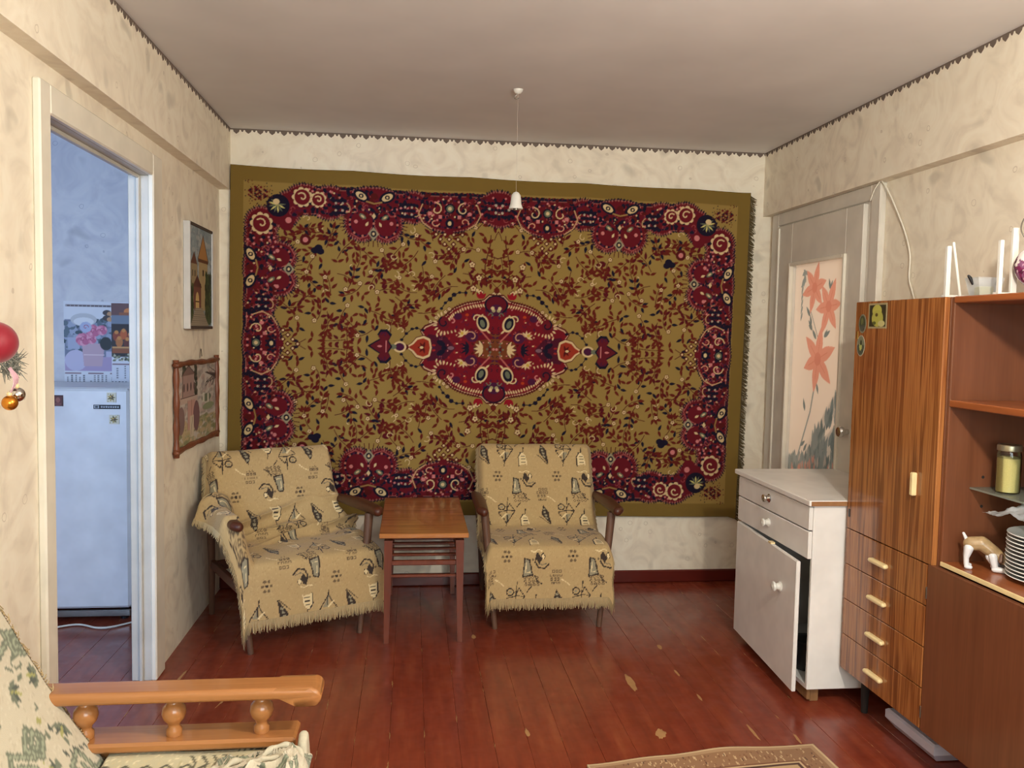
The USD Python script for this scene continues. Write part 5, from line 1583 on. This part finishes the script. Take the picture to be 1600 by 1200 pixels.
# ------------------------------------------------------------------ Christmas decoration at the left edge
OX, OY, OZ = XW + 0.052, 2.125, 1.397
t = Thing("christmas_ornament", "red ball with silvery fir sprig, pink ribbons and two jingle bells on the left wall", "ornament", (OX, OY, OZ), local=True)
t.part("ball", lathe([(0.050 * math.sin(a), -0.050 * math.cos(a)) for a in np.linspace(0, math.pi, 24)], 36), plain("red_velvet", (150, 14, 40), 0.55, bump=0.0, sheen_weight=0.3), smooth=True)
V = []
nd = []
for k in range(170):
    a, b = rnd.uniform(-0.3, 1.3), rnd.uniform(0, 6.28)
    base = np.array([0.02 + rnd.uniform(-0.012, 0.012), 0.026 + rnd.uniform(-0.03, 0.03), -0.045 + rnd.uniform(-0.03, 0.02)])
    dr = np.array([0.5 * math.cos(b) * 0.6 + 0.1, 0.9 * rnd.uniform(-0.3, 1.0), rnd.uniform(-1.0, 0.75)])
    dr /= np.linalg.norm(dr)
    e = base + dr * rnd.uniform(0.018, 0.036)
    if e[0] < -0.046:
        e[0] = -0.046
    nd.append(tube([base, (base + e) / 2, e], [0.0014, 0.0012, 0.0004], 4))
t.part("sprig", join(*nd), plain("frosted_needles", (146, 146, 134), 0.7, dark=0.6, grain=150.0), kind="stuff")
M["ribbon"] = plain("pink_ribbon", (228, 186, 200), 0.5)
for a, b in (((0.03, 0.0, -0.06), (0.03, 0.032, -0.108)), ((0.034, -0.004, -0.06), (0.034, -0.006, -0.122))):
    pp, _ = smooth_path([a, ((a[0] + b[0]) / 2 + 0.008, (a[1] + b[1]) / 2 + 0.006, (a[2] + b[2]) / 2), b], 12)
    ww = np.array([0, 0.006, 0.002])
    vv = np.vstack([pp - ww, pp + ww, pp + ww + (0.0015, 0, 0), pp - ww + (0.0015, 0, 0)])
    ff = [(j * 12 + i, j * 12 + i + 1, ((j + 1) % 4) * 12 + i + 1, ((j + 1) % 4) * 12 + i) for j in range(4) for i in range(11)]
    t.part("ribbon", (vv, np.array(ff)), M["ribbon"])
for (y, z), mt, lab in (((0.034, -0.126), "chrome", "silver jingle bell"), ((-0.004, -0.143), "brass", "gold jingle bell")):
    bell = t.part("bell", lathe([(0.018 * math.sin(a), -0.018 * math.cos(a)) for a in np.linspace(0, math.pi, 16)], 24, (0.033, y, z)), M[mt] if mt == "chrome" else plain("gold", (214, 140, 50), 0.25, metallic=0.9), smooth=True, label=lab)
    t.part("bead", trimesh.creation.icosphere(2, 0.006).apply_translation((0.033, y - 0.002, z + 0.021)), M["handle"], smooth=True, under=bell)
t.part("hanging_thread", tube([(-0.02, 0, 0.048), (-0.045, 0.0, 0.10), (-0.048, 0, 0.16)], 0.001, 6), M["cable"], smooth=True)
t.part("nail", lathe([(0.002, 0), (0.002, 0.012)], 8, (-0.052, 0, 0.155)), M["metal"])

# ------------------------------------------------------------------ kitchen: fridge, magnets, calendars, cord
FX0, FX1, FY0, FZ = -1.94, -1.342, 4.185, 1.138
t = Thing("fridge", "white enamelled fridge seen through the kitchen doorway", "fridge", (-1.64, 4.4, 0))
t.part("body", box(FX0 + 0.003, FX1 - 0.003, FY0 + 0.052, 4.66, 0.055, FZ, 0.012), M["fridge"])
t.part("fridge_door", box(FX0, FX1, FY0, FY0 + 0.045, 0.07, FZ - 0.002, 0.012), M["fridge"])
t.part("door_seal", box(FX0 + 0.012, FX1 - 0.012, FY0 + 0.045, FY0 + 0.052, 0.085, FZ - 0.018, 0), M["plastic_g"])
t.part("toe_strip", box(FX0 + 0.01, FX1 - 0.006, FY0 + 0.012, FY0 + 0.030, 0.026, 0.058), M["metal"])
for x in (FX0 + 0.05, FX1 - 0.05):
    for y in (FY0 + 0.07, 4.60):
        t.part("foot", lathe([(0.018, 0), (0.018, 0.056)], 14, (x, y, 0)), M["black"])
b0 = Canvas(0, 0, 12.2, 2.0, 0.05, (30, 32, 38))
b0.rect(0.3, 0.3, 2.6, 1.7, (150, 156, 164)); b0.rect(0.9, 0.6, 2.0, 1.4, (60, 66, 74))
for k in range(8):
    b0.rect(3.4 + k * 1.05, 0.65, 3.4 + k * 1.05 + 0.72, 1.35, (196, 202, 212)); b0.rect(3.62 + k * 1.05, 0.9, 3.62 + k * 1.05 + 0.22, 1.2 + 0.15 * (k % 2), (40, 42, 50))
m, col = panel(b0.half(), (-1.502, FY0 - 0.0022, 1.040), (0.122, 0, 0), (0, 0, 0.020), 0.002)
t.part("badge", m, M["print"], col=col, label="dark name badge with small light lettering")


def magnet(x, z, w, h, paint_fn, label):
    c = Canvas(0, 0, w * 100, h * 100, 0.06, (200, 190, 160))
    paint_fn(c)
    m, col = panel(c.half(), (x - w / 2, FY0 - 0.0045, z - h / 2), (w, 0, 0), (0, 0, h), 0.004)
    one("magnet", m, M["print"], label, "fridge magnet", col=col)


def mg_dark(c):
    c.rect(0, 0, 5, 6, (66, 36, 34)); c.rect(0.4, 0.4, 3.9, 4.6, (96, 50, 48)); c.ell(2.1, 2.9, 1.0, 1.2, (146, 90, 80)); c.ell(2.1, 1.0, 1.5, 0.8, (120, 70, 66))


def mg_flower(seed):
    def f(c):
        r = random.Random(seed)
        c.rect(0, 0, 6, 6, (214, 206, 184))
        for k in range(7):
            c.leaf(2.1, 2.2, k * 0.9, 1.9, 0.8, (176, 156, 96) if k % 2 else (120, 110, 66))
        c.ell(2.2, 2.3, 0.8, 0.8, (90, 74, 58)); c.ell(1.8, 2.6, 0.35, 0.35, (210, 170, 90))
        for _ in range(8):
            c.ell(r.uniform(0.3, 4), r.uniform(0.3, 4.4), 0.25, 0.2, (150, 140, 90))
    return f


magnet(-1.660, 1.078, 0.043, 0.052, mg_dark, "dark reddish square magnet at the fridge's left edge")
magnet(-1.420, 1.096, 0.042, 0.046, mg_flower(1), "small floral magnet above the fridge badge")
magnet(-1.408, 0.990, 0.045, 0.043, mg_flower(2), "small floral magnet below the fridge badge")
pp, _ = smooth_path([(-1.72, 4.08, 0.006), (-1.58, 4.15, 0.006), (-1.47, 4.10, 0.006), (-1.40, 4.11, 0.006), (-1.30, 4.20, 0.006), (-1.24, 4.30, 0.006)], 40)
one("power_cord", tube(pp, 0.005, 8), M["cable"], "thin pale cord lying on the kitchen floor before the fridge", "cord", smooth=True)

YC = YB - 0.004


def calendar(name, x0, x1, z0, z1, fn, label, y=YC):
    w, h = (x1 - x0) * 100, (z1 - z0) * 100
    c = Canvas(0, 0, w, h, 0.15, (222, 222, 228))
    fn(c, w, h)
    m, col = panel(c.half(), (x0, y, z0), (x1 - x0, 0, 0), (0, 0, z1 - z0), 0.003)
    one(name, m, M["print"], label, "calendar", col=col)


def days(c, x0, x1, z0, z1, cols, rows, seed):
    """Columns of tiny day figures under a bar for the month's name."""
    r = random.Random(seed)
    c.rect(x0, z1 - 1.1, x0 + (x1 - x0) * 0.8, z1 - 0.5, (120, 70, 80))
    for i in range(cols):
        for j in range(rows):
            x, z = x0 + (i + 0.7) * (x1 - x0) / cols, z1 - 2.0 - j * (z1 - z0 - 2.4) / rows
            if (i, j) != (0, 0) and r.random() < 0.92:
                c.rect(x - 0.42, z - 0.34, x - 0.06, z + 0.34, (86, 86, 96)); c.rect(x + 0.06, z - 0.34, x + 0.42, z + 0.34, (86, 86, 96))


def cal_roses(c, w, h):
    r = random.Random(6)
    c.rect(1, h - 3.2, w * 0.9, h - 2.2, (104, 92, 96))
    for k in range(16):
        c.rect(1.4 + k * 2.0, h - 3.0, 1.6 + k * 2.0, h - 2.4, (222, 222, 228))
    c.rect(0.4, 9.5, w * 0.72, h - 10, (120, 128, 150))
    for _ in range(120):
        c.ell(r.uniform(0.4, w * 0.72), r.uniform(20, h - 10), r.uniform(0.8, 2.2), r.uniform(0.8, 2), r.choice(((96, 112, 124), (140, 150, 172), (70, 86, 96), (160, 168, 190))))
    c.rect(0.4, 9.5, w * 0.72, 17, (176, 156, 190)); c.ell(6, 15, 5.5, 5.5, (196, 190, 214)); c.rect(2, 21, 8, 27, (170, 176, 200))
    c.poly([(10, 12), (19, 12), (20.5, 24), (9, 24)], (196, 166, 180)); c.line([(10, 18), (20, 18)], 0.5, (222, 200, 206))
    c.ell(10, h - 10, 6.5, 3.4, (196, 196, 200)); c.ell(10, h - 11, 5, 2.2, (226, 226, 230))
    for x, z, R_ in ((9.5, 26, 3.6), (14.5, 30.5, 3.6), (19, 31, 2.8), (14, 26, 2.4), (11, 32.5, 3)):
        for k in range(9):
            a = k * 0.7
            c.ell(x + R_ * 0.5 * math.cos(a), z + R_ * 0.5 * math.sin(a), R_ * 0.5, R_ * 0.45, ((214, 130, 160), (226, 160, 184), (196, 104, 140))[k % 3] if x > 11.5 or z < 30 else (176, 184, 214))
        c.curl(x, z, R_ * 0.5, 0, 300, 0.35, (168, 76, 112))
    c.ell(21, 24, 3.0, 3.5, (46, 50, 52)); c.rect(w * 0.60, 17, w * 0.72, 20, (190, 186, 210))
    for z, r_ in ((h - 6.2, 1.6), (h - 9, 1.7)):
        c.ell(w * 0.62, z, 2.2, 1.5, (70, 60, 62)); c.ell(w * 0.66, z - 0.6, 1.5, 1.2, (196, 150, 110))
    days(c, 0.5, 10.5, 0.6, 9, 5, 6, 1); days(c, 12, 21.5, 0.6, 9, 5, 6, 2); days(c, 23, 31.5, 0.6, 9, 5, 6, 3)


def cal_church(c, w, h):
    r = random.Random(7)
    c.rect(0, 13, w, h, (52, 44, 44)); c.rect(0, h - 6.5, w * 0.66, h, (110, 76, 74)); c.rect(w * 0.66, h - 6.5, w, h, (86, 128, 186)); c.ell(w * 0.36, h - 4.5, 2.6, 1.8, (216, 130, 66)); c.rect(w * 0.16, h - 6.5, w * 0.6, h - 5, (150, 90, 60))
    c.rect(0, h - 11, w * 0.5, h - 6.5, (120, 132, 150))
    for x, z, col_ in ((2.6, 24, (150, 66, 40)), (6.2, 25, (196, 96, 44)), (9.4, 23, (140, 60, 40)), (4, 21, (190, 116, 60)), (8, 20.5, (110, 50, 36))):
        c.ell(x, z, 1.8, 2.8, col_); c.ell(x, z + 2, 1.0, 1.0, (210, 140, 70))
    c.rect(0.4, 17.6, w - 0.4, 18.5, (216, 158, 96)); c.rect(0.4, 15, w - 0.4, 17.4, (150, 84, 48))
    for _ in range(70):
        c.ell(r.uniform(0, w), r.uniform(11, 14.6), 0.7, 0.5, r.choice(((120, 124, 96), (190, 186, 160), (70, 74, 60))))
    c.rect(0, 0, w, 10.6, (222, 222, 230)); days(c, 0.4, w * 0.62, 0.4, 10, 4, 6, 4); days(c, w * 0.66, w, 0.4, 10, 3, 6, 5)


calendar("wall_calendar", -1.832, -1.482, 1.098, 1.562, cal_roses, "wall calendar with pink roses in a vase, left one above the fridge")
calendar("wall_calendar", -1.590, -1.340, 1.14, 1.555, cal_church, "wall calendar with small warm scenes, right one above the fridge", y=YC - 0.005)

# ------------------------------------------------------------------ sofa in the lower left corner
t = Thing("sofa", "wooden sofa with a honey-coloured spindle armrest, at the left wall", "sofa", (-0.6, 0.9, 0))
AY0, AY1 = 1.842, 1.918
rail = Manifold.batch_hull([Manifold.sphere(0.012, 16).translate((x, y, z)) for x in (-0.83, -0.212) for y in (AY0 + 0.012, AY1 - 0.012) for z in (0.638, 0.642)])
rnd_end = Manifold.hull(Manifold.cylinder(AY1 - AY0 - 0.002, 0.0205, 0.0205, 28, True).rotate((90, 0, 0)).translate((-0.2105, (AY0 + AY1) / 2, 0.6330)) + Manifold.cylinder(AY1 - AY0 - 0.004, 0.010, 0.010, 20, True).rotate((90, 0, 0)).translate((-0.285, (AY0 + AY1) / 2, 0.6435)) + Manifold.cylinder(AY1 - AY0 - 0.002, 0.010, 0.010, 20, True).rotate((90, 0, 0)).translate((-0.243, (AY0 + AY1) / 2, 0.6225)))
t.part("armrest_rail", rail + rnd_end, M["pine"], smooth=35)
for x in (-0.700, -0.514, -0.325):
    t.part("baluster", lathe([(0.015, 0.538), (0.017, 0.542), (0.017, 0.554), (0.012, 0.560), (0.014, 0.568), (0.022, 0.577), (0.0262, 0.590), (0.024, 0.603), (0.016, 0.612), (0.012, 0.617), (0.015, 0.629)], 32, (x, (AY0 + AY1) / 2 + 0.004, 0)), M["pine"], smooth=60)
t.part("lower_board", box(-0.83, -0.246, AY0 + 0.004, AY1 + 0.02, 0.518, 0.540, 0.006), M["pine"], smooth=35)
t.part("arm_panel", box(-0.82, -0.25, AY0 + 0.040, AY1 + 0.005, 0.10, 0.518), M["pine"])
t.part("base", box(-0.93, -0.24, -0.10, AY0 + 0.025, 0.10, 0.34, 0.01), M["cushion"])
t.part("seat_mattress", box(-0.86, -0.225, -0.10, AY0 + 0.022, 0.342, 0.493, 0.03), M["cushion"], smooth=35)
bk = np.array([(-0.668, 0.44), (-0.880, 0.83), (-0.935, 0.88), (-0.985, 0.875), (-1.000, 0.80), (-0.90, 0.36), (-0.72, 0.36)])
bp = [(x, y, z) for x, z in bk for y in (-0.08, AY0 + 0.018)]
t.part("backrest", Manifold.hull_points(np.array(bp)), M["cushion"], smooth=35)
for x, y in ((-0.90, -0.06), (-0.28, -0.06), (-0.90, 1.80), (-0.28, 1.80)):
    t.part("leg", box(x - 0.025, x + 0.025, y - 0.025, y + 0.025, 0, 0.10), M["leg"])


def paint_spirals():
    w, h = 46.0, 50.0
    cream, gg, yl, dk = (194, 184, 162), (108, 114, 96), (156, 154, 92), (76, 82, 72)
    big = Canvas(0, 0, w * 2, h * 2, 0.3, cream)
    r = random.Random(8)
    for _ in range(2600):
        big.ell(r.uniform(0, 2 * w), r.uniform(0, 2 * h), 0.3, 0.5, (184, 174, 152) if r.random() < 0.5 else (202, 193, 172))

    def key(x, y, s, rot):
        P = []
        for k, (a, b) in enumerate(((-1, -1), (-1, 1), (1, 1), (1, -1), (-0.3, -1), (-0.3, 0.4), (0.4, 0.4), (0.4, -0.3))):
            ca_, sa_ = math.cos(rot), math.sin(rot)
            P.append((x + s * (a * ca_ - b * sa_), y + s * (a * sa_ + b * ca_)))
        big.line(P, 2.3, gg)
        big.line(P, 0.7, (150, 156, 132))

    def spray(x, y, a):
        for k in range(5):
            big.leaf(x, y, a + (k - 2) * 0.5, 5.5, 1.9, dk if k % 2 else gg)
        big.leaf(x, y, a, 6.5, 1.2, yl)
    for i in range(-1, 3):
        for j in range(-1, 3):
            X, Y = i * w, j * h
            key(X + 10, Y + 38, 6.0, 0.25); key(X + 32, Y + 24, 5.4, -0.3); key(X + 12, Y + 10, 4.6, 2.2)
            spray(X + 26, Y + 40, 0.6); spray(X + 38, Y + 8, 2.4); spray(X + 22, Y + 18, -1.9); spray(X + 42, Y + 42, 3.6)
            for (x, y) in ((20, 30), (36, 34), (4, 24), (26, 5)):
                big.curl(X + x, Y + y, 3.0, 40, 280, 0.9, gg); big.ell(X + x + 3.6, Y + y - 2.6, 1.4, 0.9, yl)
            for k in range(16):
                aa = r.uniform(0, 6.28); big.leaf(X + r.uniform(0, w), Y + r.uniform(0, h), aa, r.uniform(3, 5), 1.4, gg if k % 3 else dk)
            key(X + 22, Y + 6, 3.4, 0.9); key(X + 42, Y + 30, 3.4, 1.9)
            for k in range(5):
                big.leaf(X + 30 + k * 2.6, Y + 14 + k * 0.8, 1.2, 3.2, 1.1, dk)
    c = Canvas(0, 0, w, h, 0.3, cream)
    c.a = big.a[: c.ny, : c.nx].copy()
    return c


spir = paint_spirals()


def drape(name, label, cat, prof, y0, y1, tile_c, res, thick, amp, seed, off=(0, 0), mat="cloth", zoom=1.0):
    """A cover whose profile (x, z) is carried along y."""
    t = Thing(name, label, cat, (prof[0][0], (y0 + y1) / 2, prof[0][1]))
    L = np.linalg.norm(np.diff(np.array(prof), axis=0), axis=1).sum()
    p, u = smooth_path(prof, int(L / res))
    yy = np.arange(y0, y1 + 1e-6, res)
    Y, U = np.meshgrid(yy, u)
    P = np.stack([np.repeat(p[:, :1], len(yy), 1), Y, np.repeat(p[:, 1:], len(yy), 1)], -1)
    n = np.cross(np.gradient(P, axis=1), np.gradient(P, axis=0))
    n /= np.linalg.norm(n, axis=2, keepdims=True)
    if n[..., 2].mean() < 0:
        P, Y, U, n = P[::-1], Y[::-1], U[::-1], -n[::-1]
    P = P + n * (amp * meshkit.fbm(np.stack([Y * 8, U * 8, Y * 0 + seed], -1), 3, seed))[..., None]
    col = tile_c.sample(Y * 100 * zoom + off[0], U * 100 * zoom + off[1])
    m, c = sheet(P, col, thick)
    t.part("cloth", m, M[mat], col=c, smooth=True)
    return t, P


bprof = [(-0.998, 0.62), (-0.994, 0.80), (-0.982, 0.888), (-0.935, 0.900), (-0.872, 0.846), (-0.764, 0.652), (-0.655, 0.495)]
st, SP = drape("sofa_throw", "cream throw with grey-green spiral key pattern over the sofa's backrest", "throw blanket", bprof, 0.90, 1.866, spir, 0.005, 0.005, 0.006, 12, off=(3, 8), zoom=1.45)
e = SP[::4, -1]
st.part("fringe", fringe(e, (-0.1, 0.8, -0.25), 0.028, rnd, per=150, w=0.0018, splay=0.6), M["thread"], kind="stuff")


def paint_geo():
    w, h = 44.0, 30.0
    cream, dk = (190, 182, 150), (84, 82, 64)
    c = Canvas(0, 0, w, h, 0.2, cream)
    r = random.Random(3)
    for _ in range(1500):
        c.ell(r.uniform(0, w), r.uniform(0, h), 0.25, 0.4, (196, 184, 148) if r.random() < 0.5 else (216, 206, 172))
    for k in range(7):
        c.line([(k * 4.0 - 2, 27), (k * 4.0, 24.5), (k * 4.0 + 2, 27)], 0.6, dk)
    for i in range(10):
        for j in range(7):
            c.ell(1 + i * 2.0 + (j % 2), 4 + j * 2.6, 0.42, 0.6, dk)
    c.line([(20.5, 2), (20.5, 28)], 0.5, (176, 168, 130))
    for k in range(4):
        c.line([(22 + k * 2.2 + 1.6 * math.sin(t_ * 0.5), 30 - t_ * 1.2) for t_ in range(24)], 0.55, dk)
    c.line([(31.5, 1), (31.5, 29)], 0.5, dk); c.line([(32.6, 1), (32.6, 29)], 0.4, dk)
    for i in range(11):
        for j in range(22):
            if r.random() < 0.75:
                c.ell(34 + i * 0.95, 1.5 + j * 1.3, 0.42, 0.5, (66, 66, 56) if r.random() < 0.6 else (140, 134, 104))
    c.line([(0, 2), (20, 2)], 0.5, dk); c.line([(2, 3), (18, 22)], 0.4, dk)
    return c


geo = paint_geo()
U1, U0 = -0.225, -0.70
yy = np.arange(1.20, 1.868, 0.004)
xx = np.arange(-0.645, -0.2239, 0.004)
X, Y = np.meshgrid(xx, yy)
Z = 0.503 + 0.006 * meshkit.fbm(np.stack([X * 9, Y * 9, X * 0], -1), 3, 4) + 0.004 * np.clip((Y - 1.80) / 0.04, 0, 1) ** 2
m, c = sheet(np.stack([X, Y, Z], -1), geo.sample((X + 0.70) * 100 * 0.95, (Y - 1.838) * 100 - 1.0), 0.006)
t = Thing("seat_cover", "beige cover with dark dotted and wavy bands on the sofa seat", "sofa cover", (-0.46, 1.5, 0.47))
t.part("cloth", m, M["cloth"], col=c, smooth=True)

# rumpled blanket at the sofa's front corner
nU, nV = 150, 110
uu, vv = np.meshgrid(np.linspace(0, 1, nU), np.linspace(0, 1, nV))
bx = -0.405 + 0.200 * uu
by = 1.50 + 0.315 * vv
q = np.stack([uu * 3.2 + 0.8 * np.sin(vv * 5), vv * 5.0, uu * 0 + 2.2], -1)
rid = 1 - np.abs(meshkit.noise(q, 7) - 0.5) * 2
q = np.stack([uu * 7 - vv * 4, vv * 9 + uu * 3, uu * 0 + 5.2], -1)
rid2 = 1 - np.abs(meshkit.noise(q, 9) - 0.5) * 2
envl = np.clip(np.minimum(np.minimum(uu, 1 - uu) * 7, np.minimum(vv, 1 - vv) * 7), 0, 1)
slope = 1 - 0.55 * np.clip((0.62 - uu) / 0.62, 0, 1)
bz = 0.516 + envl ** 0.7 * slope * (0.006 + 0.030 * rid ** 2 + 0.026 * rid2 ** 3)
col = spir.sample(uu * 62 + 5, vv * 60 + 3)
m, c = sheet(np.stack([bx, by, bz], -1), col, 0.006)
t = Thing("rumpled_blanket", "cream and green blanket rumpled up at the sofa's front corner", "blanket", (-0.35, 1.65, 0.49))
t.part("cloth", m, M["cloth"], col=c, smooth=True)
M["yarn"] = plain("cream_yarn", (188, 180, 158), 0.95, grain=120.0)
for i, pts in enumerate((((-0.38, 1.735, 0.556), (-0.36, 1.765, 0.566), (-0.33, 1.775, 0.560), (-0.30, 1.755, 0.574), (-0.265, 1.765, 0.568), (-0.235, 1.75, 0.556)),
                         ((-0.315, 1.755, 0.566), (-0.285, 1.785, 0.580), (-0.250, 1.79, 0.584), (-0.222, 1.775, 0.572), (-0.225, 1.74, 0.556), (-0.25, 1.725, 0.552)),
                         ((-0.43, 1.745, 0.533), (-0.41, 1.77, 0.545), (-0.385, 1.775, 0.548), (-0.385, 1.755, 0.552), (-0.41, 1.745, 0.545)),
                         ((-0.27, 1.70, 0.552), (-0.24, 1.72, 0.562), (-0.215, 1.70, 0.552), (-0.20, 1.67, 0.536)))):
    pp, _ = smooth_path([(a_, b_ - 0.012, c_ - 0.026) for a_, b_, c_ in pts], 40)
    t.part("hem_roll", tube(pp, 0.0062 + 0.0016 * np.sin(np.arange(40) * 0.9), 12), M["yarn"], smooth=True)
t.part("corner", hull((-0.224, 1.79, 0.50, 0.012), (-0.224, 1.836, 0.50, 0.012), (-0.226, 1.832, 0.552, 0.011), (-0.226, 1.808, 0.545, 0.010), n=16), M["yarn"], smooth=40)

# ------------------------------------------------------------------ small rug on the floor
def paint_floor_rug():
    w, h = 84.0, 150.0
    c = Canvas(0, 0, w, h, 0.35, (176, 142, 106))
    be, br, dk, li = (196, 164, 122), (124, 82, 56), (84, 54, 42), (210, 182, 140)
    r = random.Random(6)
    c.rect(0, 0, w, 0.9, li); c.rect(0, 0, 0.9, h, li)
    c.rect(w - 0.9, 0, w, h, li)
    c.rect(2.5, 2.5, w - 2.5, h, (150, 112, 80))
    for _ in range(4200):
        x, y = r.uniform(2.6, w - 2.6), r.uniform(2.6, h)
        if min(x - 2.5, w - 2.5 - x, y - 2.5) < 7.5:
            c.line([(x, y), (x + 0.1, y + r.uniform(0.6, 1.6))], 0.32, r.choice((br, dk, be, li)))
    c.rect(10, 10, w - 10, h, br); c.rect(11, 11, w - 11, h, li); c.rect(12, 12, w - 12, h, dk); c.rect(13, 13, w - 13, h, be)
    for k in range(11):
        x = 17 + k * 5
        c.ell(x, 17.5, 1.7, 1.7, br); c.ell(x, 17.5, 0.8, 0.8, li); c.curl(x + 2.4, 20, 1.6, 0, 270, 0.5, dk)
    for k in range(26):
        for x in (17.5, w - 17.5):
            c.ell(x, 22 + k * 5, 1.7, 1.7, br); c.ell(x, 22 + k * 5, 0.8, 0.8, li)
    c.rect(22, 22, w - 22, h, dk); c.rect(23, 23, w - 23, h, (184, 150, 110))
    for _ in range(160):
        x, y = r.uniform(25, w - 25), r.uniform(25, h - 4)
        c.leaf(x, y, r.uniform(0, 6.28), 4.0, 1.6, r.choice((br, dk, (150, 90, 60)))); c.ell(x, y, 0.7, 0.7, li)
    return c


fr = paint_floor_rug()
tx, ty = np.arange(0, 0.84, 0.004), np.arange(0, 1.2, 0.004)
A, B = np.meshgrid(tx, ty)                                       # A runs left from the corner, B towards the camera
ang = math.radians(4.0)
dA = np.array([-math.cos(ang), -math.sin(ang)])
dB = np.array([math.sin(ang) * 0.6, -1.0])
crn = np.array([1.430, 2.742])
Z = 0.009 + 0.004 * meshkit.fbm(np.stack([A * 6, B * 6, A * 0], -1), 2, 3) + 0.016 * np.exp(-((A - 0.36) / 0.14) ** 2) * np.exp(-(B / 0.07) ** 2) + 0.006 * np.exp(-((A - 0.62) / 0.1) ** 2) * np.exp(-(B / 0.1) ** 2)
bow = 0.035 * np.clip((A - 0.2) / 0.6, 0, 1)
P = np.stack([crn[0] + A * dA[0] + B * dB[0], crn[1] + A * dA[1] + B * dB[1] - bow * np.exp(-B / 0.2) * 0.6, Z], -1)
m, c = sheet(P[:, ::-1][::-1], fr.sample(A * 100, B * 100, wrap=False)[:, ::-1][::-1], 0.007)
t = Thing("floor_rug", "small worn beige and brown patterned rug on the floor, its far edge curling up", "rug", (1.0, 2.2, 0))
t.part("pile", m, M["pile"], col=c, smooth=True)
